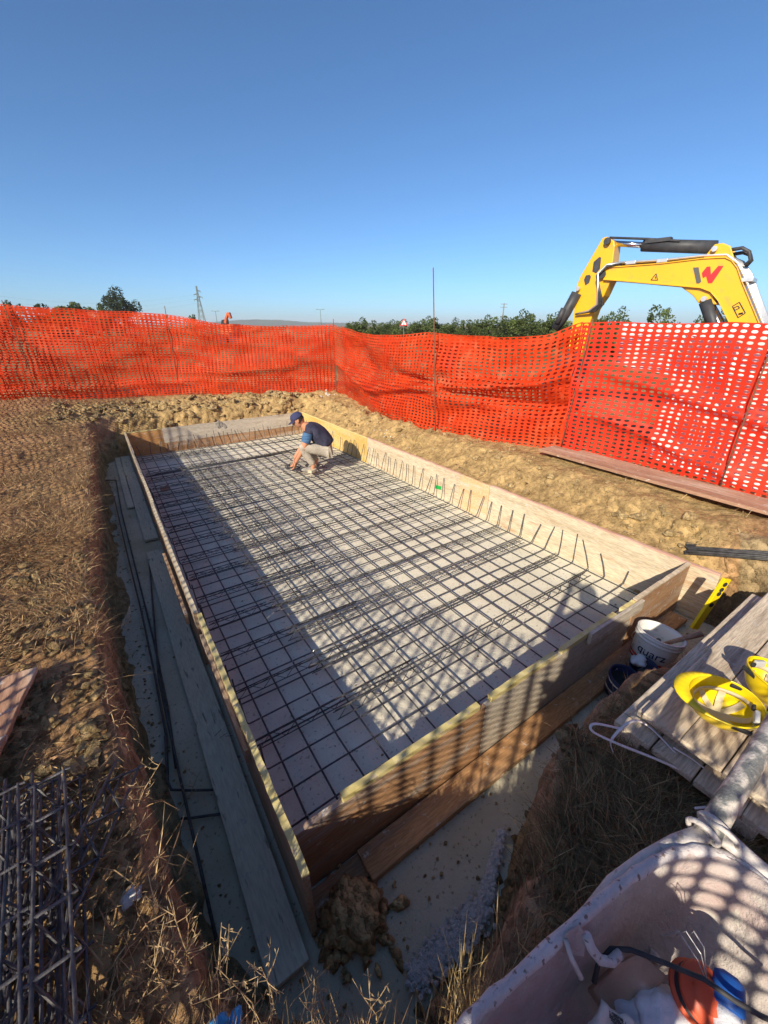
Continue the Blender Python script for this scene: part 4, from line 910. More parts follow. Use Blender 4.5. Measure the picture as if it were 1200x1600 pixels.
    o = MB().prism([at(925, 1545, zc), at(968, 1505, zc+.05), at(1000, 1488, zc+.06), at(1046, 1526, zc+.05), at(985, 1586, zc+.01), at(948, 1580, zc)], Vector((.01, .01, -.05))).build('block', M['brick'], bevel=.006); tag(o, 'broken tan block lying in the wheelbarrow tub', 'block')
    pk = MB(); vs = []; fs = []
    for j in range(9):
        for i in range(9):
            p = at(938, 1566, zc+.06).lerp(at(1000, 1600, zc+.05), i/8).lerp(at(905, 1640, zc+.02).lerp(at(985, 1660, zc), i/8), j/8); vs.append(p+Vector((0, 0, .012*math.sin(i*1.3+j*.7)*math.sin(j*1.1))))
    for j in range(8):
        for i in range(8): a_ = j*9+i; fs.append((a_, a_+1, a_+10, a_+9))
    pk.add(vs, fs); o = pk.build('paper_sack', M['paper'], smooth=True); sd = o.modifiers.new('thick', 'SOLIDIFY'); sd.thickness = .01; tag(o, 'torn white paper sack with grey print at the bottom of the tub', 'sack')
    ln = MB(); q = random.Random(2)
    for r_ in range(7):
        for w_ in range(3):
            u0 = 944+r_*1.5+w_*11+q.uniform(-1, 1)+r_*1.2; v0 = 1576+r_*4.4+w_*6.3; a_ = at(u0, v0, zc+.063-.001*r_); b_ = at(u0+8.5, v0+5, zc+.063-.001*r_); ln.tube([a_, b_], .0013, 4)
    ln.build('print', M['logo_grey'], o)
    o = MB(); 
    o.blob(at(1035, 1590, zc+.02), .055, 4, 8, .16, (1.2, .8, .55)); o.blob(at(1000, 1600, zc+.0), .05, 4, 18, .2, (1, .9, .6)); tag(o.build('plastic_bag', M['bag'], smooth=True), 'crumpled pale plastic bag in the tub below the tan block', 'bag')
    # line reel
    c_ = at(1092, 1552, zc+.06); t = thing('line_reel', 'red-orange plastic line reel in the wheelbarrow', 'reel', c_); ax = Vector((-.05, -.40, .9)).normalized(); Rq = ax.to_track_quat('Z', 'Y').to_matrix()
    MB().lathe([(.012, .030), (.030, .030), (.030, .022), (.048, .022), (.052, .018), (.052, .012), (.038, .010), (.038, -.010), (.052, -.012), (.052, -.02), (.01, -.02)], c_, 30, Rq, True, False).build('spool', M['reel'], t, smooth=True)
    MB().lathe([(.046, -.010), (.049, 0), (.046, .010)], c_, 26, Rq, False).build('line', M['hose'], t, smooth=True)
    for k in range(3):
        a_ = k*2.1; d_ = Rq @ Vector((math.cos(a_), math.sin(a_), 0)); MB().tube([c_+ax*.026, c_+ax*.026+d_*.03], .004, 6).build('spoke', M['reel'], t)
    # chalk bottle: blue cap, white body
    a_ = at(1140, 1528, zc+.09); b_ = at(1130, 1600, zc+.05); t = thing('chalk_bottle', 'white squeeze bottle with blue cap at the right of the reel', 'bottle', b_)
    d_ = (b_-a_).normalized(); MB().tube([a_+d_*.05, a_+d_*.06, a_+d_*.10, a_+d_*.12, a_+d_*.17, a_+d_*.19], [.026, .031, .033, .026, .034, .02], 18).build('body', M['bag'], t, smooth=True)
    MB().tube([a_-d_*.008, a_, a_+d_*.045, a_+d_*.05], [.012, .026, .033, .030], 18).build('cap', M['blue'], t, smooth=True)
    o = MB().tube([at(928, 1535, zc+.06), at(935, 1505, zc+.09), at(955, 1482, zc+.12), at(985, 1484, zc+.12), at(1040, 1505, zc+.12), at(1100, 1530, zc+.12), at(1150, 1565, zc+.12), at(1190, 1588, zc+.11), at(1240, 1610, zc+.1)], .0052, 8).build('cable', M['hose'], smooth=True); tag(o, 'black cable arching across the scraps in the tub', 'cable')
    q = random.Random(6); o = MB()
    for k in range(3):
        o.tube([at(1115-5*k, 1560-8*k, zc+.06), at(1090+5*k, 1500-10*k, zc+.15), at(1060+12*k, 1455, zc+.17), at(1035+20*k, 1462, zc+.12)], .0012, 4)
    tag(o.build('wire_offcut', M['wire']), 'thin curled wire standing out of the scraps in the tub', 'wire')
    o = MB()
    for k in range(60):
        r_ = random.Random(k); o.blob((r_.uniform(.35, .85), r_.uniform(-.33, .02), .95+r_.uniform(0, .03)), r_.uniform(.012, .03), 1, k, .3)
    tag(o.build('mortar_crumbs', M['rim']), 'hardened mortar crumbs in the bottom of the tub', 'mortar', kind='stuff')
make_barrow()

# ------------------------------------------------------------------ people
def skin_body(name, joints, edges, m, par, sub=2, root=0):
    me = bpy.data.meshes.new(name); me.from_pydata([j[:3] for j in joints], edges, []); o = bpy.data.objects.new(name, me); C.objects.link(o); o.parent = par
    sk_ = o.modifiers.new('skin', 'SKIN'); sk_.use_smooth_shade = True
    d = me.skin_vertices[0].data if me.skin_vertices else None
    if d is None:
        import bmesh
        bm = bmesh.new(); bm.from_mesh(me); bm.verts.layers.skin.verify(); bm.to_mesh(me); bm.free(); d = me.skin_vertices[0].data
    for i, j in enumerate(joints):
        r = j[3]; d[i].radius = (r if isinstance(r, (int, float)) else r[0], r if isinstance(r, (int, float)) else r[1]); d[i].use_root = (i == root)
    ss_ = o.modifiers.new('sub', 'SUBSURF'); ss_.levels = sub; ss_.render_levels = sub; me.materials.append(m)
    return o
def face_head(t, c, R, hat=True, s=1.0):
    """head with face: c centre, R maps x=forward z=up"""
    def tr(p): return Vector(c)+R @ (Vector(p)*s)
    vs, fs = ICO[4]; out = []
    for p in vs:
        x, y, z = p; k = 1.0
        jaw = max(0, -z); x2 = x*.098*(1-.10*jaw)+(.012*jaw if x > 0 else 0); y2 = y*.076*(1-.22*jaw); z2 = z*.118
        if x > .5:
            z_ = z*.118; nose = math.exp(-((y2)/.013)**2)*math.exp(-((z_+.015)/.028)**2)*.024; eye = -.008*math.exp(-((abs(y2)-.032)/.014)**2)*math.exp(-((z_-.015)/.012)**2)
            mouth = -.004*math.exp(-((z_+.058)/.006)**2)*math.exp(-(y2/.024)**2)+.005*math.exp(-((z_+.066)/.008)**2)*math.exp(-(y2/.02)**2); chin = .012*math.exp(-((z_+.098)/.02)**2)*math.exp(-(y2/.025)**2); brow = .006*math.exp(-((z_-.034)/.01)**2)*math.exp(-(y2/.05)**2)
            x2 += nose+eye+mouth+chin+brow
        out.append(tr((x2, y2, z2)))
    hd = MB().add(out, fs).build('head', M['skin'], t, smooth=True, abs_=False)
    for sg in (-1, 1):
        MB().blob(tr((-.005, sg*.078, -.005)), .026*s, 2, 1, .1, (.7, .35, 1.2)).build('ear', M['skin'], hd, smooth=True, abs_=False)
        MB().blob(tr((.087, sg*.032, .015)), .0115*s, 2, 1, 0).build('eye', M['hair'], hd, smooth=True, abs_=False)
    hv = []; hf = []
    keep = {}
    for i, p in enumerate(vs):
        x, y, z = p
        if (x < .15 and z > -.45-.3*x) or z > .55: keep[i] = len(hv); hv.append(tr((x*.103-.002, y*.081, z*.122)))
    hf = [tuple(keep[i] for i in f) for f in fs if all(i in keep for i in f)]
    MB().add(hv, hf).build('hair', M['hair'], hd, smooth=True, abs_=False)
    if hat:
        cv = []; keep = {}
        for i, p in enumerate(vs):
            x, y, z = p
            if z > .12: keep[i] = len(cv); cv.append(tr((x*.114, y*.093, .02+z*.125 if z < .8 else .02+.8*.125+(z-.8)*.06)))
        cf = [tuple(keep[i] for i in f) for f in fs if all(i in keep for i in f)]
        cp = MB().add(cv, cf).build('cap', M['cap'], t, smooth=True, abs_=False)
        b = MB(); v2 = []; f2 = []
        for k in range(13):
            a = -1.15+2.3*k/12; c_, s_ = math.cos(a), math.sin(a); ext = .075*max(.05, math.cos(a*1.1))
            v2 += [tr((.105*c_, .086*s_, .042)), tr(((.105+ext)*c_, (.086+ext*.4)*s_, .030-.018*abs(s_))), tr(((.105+ext)*c_, (.086+ext*.4)*s_, .025-.018*abs(s_))), tr((.105*c_, .086*s_, .036))]
            if k:
                A = 4*(k-1); B = 4*k
                for q in range(4): f2.append((A+q, A+(q+1) % 4, B+(q+1) % 4, B+q))
        b.add(v2, f2).build('peak', M['cap'], cp, smooth=True, abs_=False)
    return hd
def hand(t, wrist, d, pn, side, curl=.5, m=None, s=1.0, par=None):
    """palm and five separate bent fingers; d = pointing direction, pn = palm normal"""
    m = m or M['skin']; w = Vector(wrist); d = Vector(d).normalized(); pn = Vector(pn); pn = (pn-d*pn.dot(d)).normalized(); sd = d.cross(pn)*side
    vs = []; fs = []; mb = MB()
    sec = [(0, .026, .017), (.03, .036, .016), (.07, .043, .014), (.092, .041, .011)]
    for x, a, b in sec:
        for k in range(10):
            q = 2*math.pi*k/10; mb.v.append(tuple(w+d*(x*s)+sd*(a*s*math.cos(q))+pn*(b*s*math.sin(q))))
    for j in range(3):
        for k in range(10): k2 = (k+1) % 10; mb.f.append((j*10+k, j*10+k2, (j+1)*10+k2, (j+1)*10+k))
    mb.f += [tuple(range(10))[::-1], tuple(range(30, 40))]
    for y, L in ((.032, .066), (.011, .076), (-.011, .071), (-.031, .055)):
        p = w+d*(.086*s)+sd*(y*s); a = 0; pts = [p-d*.01]; 
        for k, f_ in enumerate((.45, .32, .23)):
            a += curl*(.55+.25*k); dd = d*math.cos(a)+pn*math.sin(a); pts.append(pts[-1]+dd*(L*f_*s+(.01 if k == 0 else 0)))
        mb.tube(pts, [.0092*s, .0088*s, .0078*s, .0058*s], 7)
    p = w+d*(.025*s)+sd*(.030*s); pts = [p, p+(d*.6+sd*.75+pn*.2).normalized()*.035*s]; pts.append(pts[-1]+(d*.85+sd*.35+pn*.4).normalized()*.030*s); pts.append(pts[-1]+(d*.9+pn*.5).normalized()*.024*s)
    mb.tube(pts, [.013*s, .0105*s, .0095*s, .0065*s], 7)
    return mb.build('hand', m, par or t, smooth=True, abs_=False)
def make_worker():
    f = at(490, 733, .07); t = thing('person', 'person in navy shirt and cap crouching on the bar mat to tie bars', 'person', (f.x, f.y, .062))
    fw = Vector((-.86, .50, 0)).normalized(); t.rotation_euler = (0, 0, math.atan2(fw.y, fw.x)); t.scale = (1.06, 1.06, 1.06)
    # one continuous body (x forward, y left, z up)
    J = [(-.23, 0, .38, (.10, .09)), (-.23, 0, .46, (.150, .125)), (-.13, 0, .58, (.165, .130)), (-.01, 0, .70, (.165, .115)), (.08, 0, .74, (.075, .070)), (.145, 0, .775, .056),
         (-.19, .08, .35, .07), (.16, .165, .455, .066), (-.02, .13, .12, .048), (.0, .13, .05, .042), (.12, .15, .03, .034),
         (-.19, -.08, .35, .07), (.14, -.14, .465, .066), (-.05, -.11, .13, .048), (-.03, -.11, .05, .042), (.09, -.13, .03, .034),
         (.0, .165, .70, .066), (.10, .20, .44, .046), (.25, .12, .20, .032), (.275, .105, .16, .027),
         (.0, -.165, .70, .066), (.13, -.16, .44, .046), (.29, -.07, .21, .032), (.315, -.06, .17, .027)]
    E_ = [(0, 1), (1, 2), (2, 3), (3, 4), (4, 5), (0, 6), (6, 7), (7, 8), (8, 9), (9, 10), (0, 11), (11, 12), (12, 13), (13, 14), (14, 15), (3, 16), (16, 17), (17, 18), (18, 19), (3, 20), (20, 21), (21, 22), (22, 23)]
    body = skin_body('body', J, E_, M['skin'], t)
    g = 1.09
    TJ = [(-.275, 0, .40, (.142*g, .14)), (-.235, 0, .46, (.160*g, .155)), (-.13, 0, .60, (.185*g, .165)), (.01, 0, .695, (.185*g, .14)), (.075, 0, .735, (.09, .085)), (.0, .165, .70, .078), (.05, .185, .57, .070), (.0, -.165, .70, .078), (.06, -.165, .57, .070)]
    shirt = skin_body('shirt', TJ, [(0, 1), (1, 2), (2, 3), (3, 4), (3, 5), (5, 6), (3, 7), (7, 8)], M['shirt'], t)
    for y, x in ((.190, .058), (-.165, .072)):
        MB().tube([(x-.035, y*.97, .67), (x-.01, y, .59), (x+.012, y*1.01, .525)], [.076, .079, .074], 14, False).build('sleeve', M['sleeve'], shirt, smooth=True, abs_=False)
    TR = [(-.235, 0, .385, (.125, .12)), (-.21, .085, .345, .10), (-.03, .14, .40, .098), (.16, .165, .455, .082), (.06, .145, .27, .07), (-.02, .13, .12, .060), (-.21, -.085, .345, .10), (-.03, -.12, .40, .095), (.14, -.14, .465, .082), (.04, -.12, .27, .07), (-.05, -.11, .12, .060)]
    skin_body('trousers', TR, [(0, 1), (1, 2), (2, 3), (3, 4), (4, 5), (0, 6), (6, 7), (7, 8), (8, 9), (9, 10)], M['trouser'], t)
    for y, x in ((.135, -.0), (-.115, -.03)):
        MB().blob((x+.055, y, .045), .075, 3, 2, .05, (1.75, .62, .62)).build('boot', M['boot'], t, smooth=True, abs_=False)
    R = Matrix.Rotation(.55, 3, 'Y')
    face_head(t, (.185, 0, .835), R, True, .98)
    hand(t, (.275, .105, .16), (.25, -.1, -1), (.9, -.3, .2), 1, .7); hand(t, (.315, -.06, .17), (.2, .2, -1), (.9, .3, .2), -1, .7)
    p = at(462, 731, .09); tt = thing('tying_tool', 'dark hand tool held to the bars by the crouching person', 'tool', (p.x, p.y, .062)); 
    MB().box((p.x, p.y, .095), (.34, .06, .05), Matrix.Rotation(2.3, 3, 'Z')).build('body', M['dark'], tt, bevel=.012); MB().tube([(p.x, p.y, .10), (p.x+.03, p.y+.03, .16)], .016, 8).build('grip', M['black'], tt, smooth=True)
    MB().lathe([(.02, -.025), (.05, -.025), (.05, .025), (.02, .025)], (p.x-.10, p.y+.10, .10), 16, Matrix.Rotation(1.3, 3, 'X'), True, True).build('wire_spool', M['dark'], tt, smooth=True)
    p = at(487, 737, .09); o = MB().box((p.x, p.y, .10), (.11, .09, .055), Matrix.Rotation(.4, 3, 'Z')).build('block', M['ply_pale'], bevel=.006); tag(o, 'small pale wood block on the mat beside the boots', 'block')
make_worker()
def make_photographer():
    """the one whose shadow falls across the mat: stands just behind the viewpoint, phone held up"""
    q0 = at(918, 932, 0); hw = q0-LD*(2.31/math.sin(SUN_EL)); bx_, by_ = hw.x-.03, hw.y-.04; print('HEAD', hw)
    g = gz(bx_, by_); t = thing('person', 'standing person in dark clothes holding up a phone behind the viewpoint', 'person', (bx_, by_, g))
    z = GZ-g; fw = Vector((math.sin(YAW), math.cos(YAW), 0)); t.rotation_euler = (0, 0, math.atan2(fw.y, fw.x))
    def loc(p):      # world -> local
        q = Vector(p)-t.location; return (q @ Matrix.Rotation(math.atan2(fw.y, fw.x), 3, 'Z'))
    ph = loc((0-fw.x*.045, 0-fw.y*.045, CAMH-.03))
    q0 = at(918, 932, 0); hw = q0-LD*(2.31/math.sin(SUN_EL)); hl = loc(hw); hd = (hl.x, hl.y, hl.z)
    lh = (ph.x-.03, ph.y+.055, ph.z-.06); rh = (ph.x-.03, ph.y-.055, ph.z-.06)
    J = [(0, 0, .93, (.15, .12)), (0, -.01, 1.08, (.145, .11)), (0, -.03, 1.25, (.165, .115)), (0, -.05, 1.40, (.15, .10)), (.005, -.07, 1.48, (.06, .058)), (.015, -.09, 1.55, .055),
         (0, .10, .88, .092), (.02, .11, .50, .060), (0, .12, .10, .045), (.02, .12, .05, .040), (.15, .13, .03, .035),
         (0, -.10, .88, .092), (.02, -.11, .50, .060), (0, -.12, .10, .045), (.02, -.12, .05, .040), (.15, -.13, .03, .035),
         (0, .15, 1.40, .062), (.10, .26, 1.18, .046), ((.10+lh[0])/2, .17, (1.18+lh[2])/2, .038), (lh[0]-.02, lh[1]+.01, lh[2]-.06, .028),
         (0, -.25, 1.40, .062), (.10, -.30, 1.16, .046), ((.10+rh[0])/2, -.16, (1.16+rh[2])/2, .038), (rh[0]-.02, rh[1]-.01, rh[2]-.06, .028)]
    J = [(a, b, c+z*0, r) for a, b, c, r in J]
    E_ = [(0, 1), (1, 2), (2, 3), (3, 4), (4, 5), (0, 6), (6, 7), (7, 8), (8, 9), (9, 10), (0, 11), (11, 12), (12, 13), (13, 14), (14, 15), (3, 16), (16, 17), (17, 18), (18, 19), (3, 20), (20, 21), (21, 22), (22, 23)]
    skin_body('body', J, E_, M['skin'], t)
    TJ = [(0, 0, .96, (.165, .135)), (0, -.01, 1.08, (.158, .125)), (0, -.03, 1.25, (.178, .13)), (0, -.05, 1.39, (.165, .115)), (0, .15, 1.40, .074), (.06, .215, 1.27, .065), (0, -.25, 1.40, .074), (.06, -.28, 1.27, .065)]
    skin_body('shirt', TJ, [(0, 1), (1, 2), (2, 3), (3, 4), (4, 5), (3, 6), (6, 7)], M['shirt'], t)
    TR = [(0, 0, .93, (.165, .13)), (0, .10, .87, .105), (.02, .11, .50, .075), (0, .12, .10, .065), (0, -.10, .87, .105), (.02, -.11, .50, .075), (0, -.12, .10, .065)]
    skin_body('trousers', TR, [(0, 1), (1, 2), (2, 3), (0, 4), (4, 5), (5, 6)], M['trouser'], t)
    for y in (.125, -.125): MB().blob((.06, y, .045), .075, 3, 2, .05, (1.75, .62, .62)).build('boot', M['boot'], t, smooth=True, abs_=False)
    face_head(t, hd, Matrix.Rotation(.15, 3, 'Y'), False)
    hand(t, (lh[0]-.02, lh[1]+.01, lh[2]-.06), (.2, -.2, 1), (.3, -.9, 0), -1, .6); hand(t, (rh[0]-.02, rh[1]-.01, rh[2]-.06), (.2, .2, 1), (.3, .9, 0), 1, .6)
    o = MB().box((-fw.x*.05, -fw.y*.05, CAMH-.035), (.078, .009, .158), Matrix.Rotation(-YAW, 3, 'Z') @ Matrix.Rotation(-PITCH*.0, 3, 'X')).build('phone', M['black'], bevel=.003); tag(o, 'black phone held up at the viewpoint by the standing person', 'phone')
make_photographer()

# ------------------------------------------------------------------ loose earth, straw and weeds
def clods():
    o = MB(); cols = []; q = random.Random(12)
    def put(x, y, r, shade):
        z = gz(x, y); n0 = len(o.v); o.blob((x, y, z+r*.25), r, 2 if r > .035 else 1, q.randrange(9999), .30, (q.uniform(.8, 1.3), q.uniform(.8, 1.3), q.uniform(.5, .85))); cols.extend([[shade*q.uniform(.95, 1.0), shade*.99, shade*.97]]*(len(o.v)-n0))
    for k in range(420): put(q.uniform(-.9, 4.6), q.uniform(9.6, 11.4), abs(q.gauss(.03, .025))+.012, q.uniform(.85, 1.15))
    for k in range(260): put(4.1+abs(q.gauss(.25, .25)), q.uniform(1.2, 9.4), abs(q.gauss(.016, .014))+.007, q.uniform(.9, 1.1))
    for k in range(520): put(q.uniform(-1.0, -.30), q.uniform(.9, 3.8), abs(q.gauss(.014, .012))+.005, q.uniform(.6, .95))
    for k in range(120): put(q.uniform(.7, 1.5), q.uniform(.15, .62), abs(q.gauss(.014, .010))+.005, q.uniform(.45, .7))
    for k in range(90): put(q.uniform(-.5, .7), q.uniform(.1, .55), abs(q.gauss(.012, .010))+.005, q.uniform(.45, .7))
    me = o.build('earth_clods', M['clod']); colour_attr(me.data, np.array(cols)); tag(me, 'crumbled clay clods scattered on the banks round the pit', 'earth', kind='stuff')
    c = MB(); q = random.Random(31)
    for k in range(40): x, y = 4.9+q.gauss(0, .22), 9.95+q.gauss(0, .16); c.blob((x, y, gz(x, y)+.01), q.uniform(.01, .03), 1, k, .3)
    for k in range(22): x, y = 4.25+q.gauss(0, .06), 6.1+q.gauss(0, .5); c.blob((x, y, gz(x, y)+.001), q.uniform(.006, .014), 1, k, .3)
    tag(c.build('mortar_rubble', M['lime']), 'pale mortar crumbs on the clay bank behind the right board', 'rubble', kind='stuff')
    c = MB(); q = random.Random(77); fl_ = []
    for k in range(600):
        x = q.uniform(-.22, 3.9); y = q.uniform(.6, 1.0) if q.random() < .45 else q.uniform(1.1, 9.2)
        if q.random() < .5: x, y = -.28+abs(q.gauss(0, .09)), q.uniform(1.0, 9)
        c.blob((x, y, .002), q.uniform(.003, .010), 1, k, .3, (1.2, 1, .6))
    colour_attr(c.build('floor_crumbs', M['clod']).data, np.tile([.9, .9, .9], (len(c.v), 1))); tag(bpy.data.objects['floor_crumbs'], 'small earth crumbs scattered on the concrete blinding', 'earth', kind='stuff')
clods()
def blades(name, label, pts, length, width, pal, flat=.3, seed=0, bend=.5):
    """many dry blades: pts (n,3) roots"""
    g = np.random.default_rng(seed); n = len(pts); L = g.uniform(*length, n); w = g.uniform(*width, n)*g.choice([.5, .7, 1.0], n); L = L*g.choice([.35, .6, 1.0, 1.25], n, p=[.3, .35, .3, .05]); P_ = np.asarray(pts); a = 9*fbm(P_[:, 0]*1.9, P_[:, 1]*1.9, 3, 211+seed)+g.normal(0, .75, n); el = np.abs(g.normal(0, flat, n)); el = np.clip(el, -.1, 1.5)
    dirv = np.stack([np.cos(a)*np.cos(el), np.sin(a)*np.cos(el), np.sin(el)], -1); side = np.stack([-np.sin(a), np.cos(a), np.zeros(n)], -1)
    roll = g.uniform(-1.2, 1.2, n)[:, None]; upv = np.cross(side, dirv); side = side*np.cos(roll)+upv*np.sin(roll)
    bnd = g.normal(0, bend, n)[:, None]*L[:, None]*.35; lat = g.normal(0, bend, n)[:, None]*L[:, None]*.25
    p0 = np.asarray(pts); p1 = p0+dirv*L[:, None]*.5+np.array([0, 0, 1.])*np.abs(bnd)*.5+side*lat*.5; p2 = p0+dirv*L[:, None]+np.array([0, 0, 1.])*(-np.abs(bnd)*.3)+side*lat*1.6
    sw = side*w[:, None]/2
    V = np.stack([p0-sw, p0+sw, p1-sw*.9, p1+sw*.9, p2], 1).reshape(-1, 3); b = np.arange(n)*5
    q = np.stack([b, b+1, b+3, b+2], -1).tolist(); t3 = np.stack([b+2, b+3, b+4], -1).tolist()
    m = MB(); m.v = V.tolist(); m.f = q+t3; o = m.build(name, M['straw'])
    pal = np.array(pal); c = pal[g.integers(0, len(pal), n)]*g.uniform(.6, 1.25, (n, 1)); colour_attr(o.data, np.repeat(c, 5, 0)); return tag(o, label, 'dry grass', kind='stuff')
STRAW = [(.56, .38, .18), (.48, .31, .15), (.38, .245, .125), (.62, .46, .24), (.45, .27, .15), (.32, .22, .11)]
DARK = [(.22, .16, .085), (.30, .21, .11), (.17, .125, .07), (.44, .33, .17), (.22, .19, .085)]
def scatter(n, x0, x1, y0, y1, seed, dens=None, lift=.006):
    g = np.random.default_rng(seed); x = g.uniform(x0, x1, n); y = g.uniform(y0, y1, n)
    if dens is not None: k = g.uniform(0, 1, n) < dens(x, y); x, y = x[k], y[k]
    z = ground(x, y); d, w, z0 = pit(x, y); k = (d > w*.55) | (z0 > .2); x, y, z = x[k], y[k], z[k]
    return np.stack([x, y, z+lift*g.uniform(.3, 2.2, len(x))], -1)
fb = lambda x, y: np.clip(.55+2.6*fbm(x*1.9, y*1.9, 3, 201), .08, 1)
blades('dry_straw', 'matted dry straw covering the ground left of the trench', np.concatenate([scatter(46000, -1.35, -.24, 2.6, 6.5, 1, fb), scatter(30000, -2.2, -.2, 6.2, 10.8, 2, fb), scatter(17000, -1.0, -.18, .7, 2.7, 3, lambda x, y: .45*fb(x, y))]), (.05, .17), (.002, .0055), STRAW, .35, 11)
blades('dry_straw', 'sparse dry grass below the rear netting', np.concatenate([scatter(9000, -2.3, 5.4, 10.6, 13.0, 4, fb), scatter(3500, 4.3, 5.6, .8, 4.0, 5, lambda x, y: .25*fb(x, y))]), (.05, .16), (.003, .008), STRAW, .5, 12)
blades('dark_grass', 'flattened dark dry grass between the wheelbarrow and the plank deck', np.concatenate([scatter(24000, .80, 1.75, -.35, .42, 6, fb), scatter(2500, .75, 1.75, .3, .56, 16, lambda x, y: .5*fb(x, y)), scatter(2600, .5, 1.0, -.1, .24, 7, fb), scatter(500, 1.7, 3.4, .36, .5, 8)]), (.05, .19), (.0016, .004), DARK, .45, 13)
blades('dry_stalks', 'tangle of dry stalks along the bottom edge of the picture', np.concatenate([scatter(4200, -.45, .75, .05, .40, 9, fb), scatter(900, -.45, .3, .3, .62, 19, fb), scatter(1500, -.35, .1, .5, 1.0, 10, lambda x, y: .5*fb(x, y))]), (.04, .18), (.0015, .004), STRAW+DARK, .6, 14, .8)
blades('dry_stalks', 'pale loose straws lying on the dark grass by the plank deck', scatter(1100, .75, 1.7, -.3, .56, 26), (.06, .20), (.0018, .0045), STRAW[:4], .3, 17, .6)
def edge_pts(n, seed, lo=.2, hi=.9):
    g = np.random.default_rng(seed); y = g.uniform(1.0, 8.5, n); x = np.interp(y, POLY[:9, 1][::-1], POLY[:9, 0][::-1])-g.uniform(-.02, .10, n); return np.stack([x, y, ground(x-.04, y)+.005], -1)
blades('dry_stalks', 'stray stalks hanging over the edge of the left trench', edge_pts(900, 5), (.06, .22), (.0015, .0045), STRAW, .35, 15, .9)
# dry weeds with branching stems: each one a plant of its own
def weed(name, label, base, h, seed, lean=(0, 0), group=None, nb=9):
    q = random.Random(seed); t = thing(name, label, 'weed', base, group); b = Vector(base); tip = b+Vector((lean[0], lean[1], h)); mid = b.lerp(tip, .5)+Vector((q.uniform(-.03, .03), q.uniform(-.03, .03), 0))
    MB().tube([b-Vector((0, 0, .03)), mid, tip], [.0022, .0017, .0009], 5).build('stem', M['straw_s'], t)
    lf = MB(); br_ = MB()
    for k in range(nb):
        f_ = q.uniform(.2, .97); p = b.lerp(mid, f_*2) if f_ < .5 else mid.lerp(tip, f_*2-1); a = q.uniform(0, 6.3); L = h*q.uniform(.16, .42); e = p+Vector((math.cos(a)*L*.8, math.sin(a)*L*.8, L*q.uniform(.1, .8)))
        br_.tube([p, p.lerp(e, .5)+Vector((0, 0, -.01)), e], [.0013, .0010, .0006], 4)
        for j in range(4):
            r_ = p.lerp(e, q.uniform(.35, 1.0)); d = Vector((q.uniform(-1, 1), q.uniform(-1, 1), q.uniform(-.6, .8))).normalized()*q.uniform(.008, .022); s = d.cross(Vector((q.uniform(-1, 1), q.uniform(-1, 1), 1))).normalized()*.0018
            lf.add([r_, r_+d*.5-s, r_+d, r_+d*.5+s], [(0, 1, 2, 3)])
    br_.build('branch', M['straw_s'], t); tag(lf.build('leaves', M['straw_s'], t), kind='stuff')
    return t
M['straw_s'] = mat('dry_stem', (.36, .25, .13), (.50, .37, .20), 30, .8, trans=.1)
wl = [(300, 1510, .30), (345, 1500, .26), (395, 1545, .30), (430, 1550, .24), (480, 1575, .22), (530, 1585, .20), (585, 1590, .22), (265, 1560, .22)]
wd = ['leftmost', 'tall', 'branching', 'slender', 'short', 'bushy', 'thin', 'low']
wp = ['above the end of the left trench', 'beside the long grey plank', 'in front of the grey plank end', 'before the formwork corner', 'below the earth lump', 'right of the earth lump', 'below the white spill', 'left of the bottom-edge weeds']
for k, (u, v, h) in enumerate(wl):
    b = at(u, v, .72); z = gz(b.x, b.y)
    if z < .4: b = at(u, v+40, .72); z = .62
    weed('dry_weed', f'{wd[k]} dry weed {wp[k]} at the bottom of the picture', (b.x, b.y, z), h, 50+k, (.05*math.sin(k*2.1), .06), 'dry weeds along the bottom edge', 11)
for k, (u, v, h, lab) in enumerate(((75, 1000, .22, 'dry weed leaning over the left trench, level with the first girder rows'), (160, 940, .2, 'dry weed at the red earth corner of the left trench'), (215, 1270, .24, 'dry weed reaching over the trench beside the askew girder'), (230, 1120, .22, 'dry weed over the trench wall near the white crust'))):
    b = at(u, v, .74); weed('dry_weed', lab, (b.x-.03, b.y, gz(b.x-.03, b.y)), h, 90+k, (.16, -.02), None, 10)
# golden tuft beside the wheelbarrow
g_ = np.random.default_rng(3); tb = at(735, 1575, .74); pts = np.stack([tb.x+g_.normal(0, .03, 130), tb.y+g_.normal(.0, .035, 130), np.full(130, .68)], -1)
blades('straw_tuft', 'golden straw tuft between the trench and the wheelbarrow', pts, (.08, .19), (.002, .005), [(.55, .40, .17), (.45, .31, .12), (.6, .47, .24)], 1.0, 16, .3)

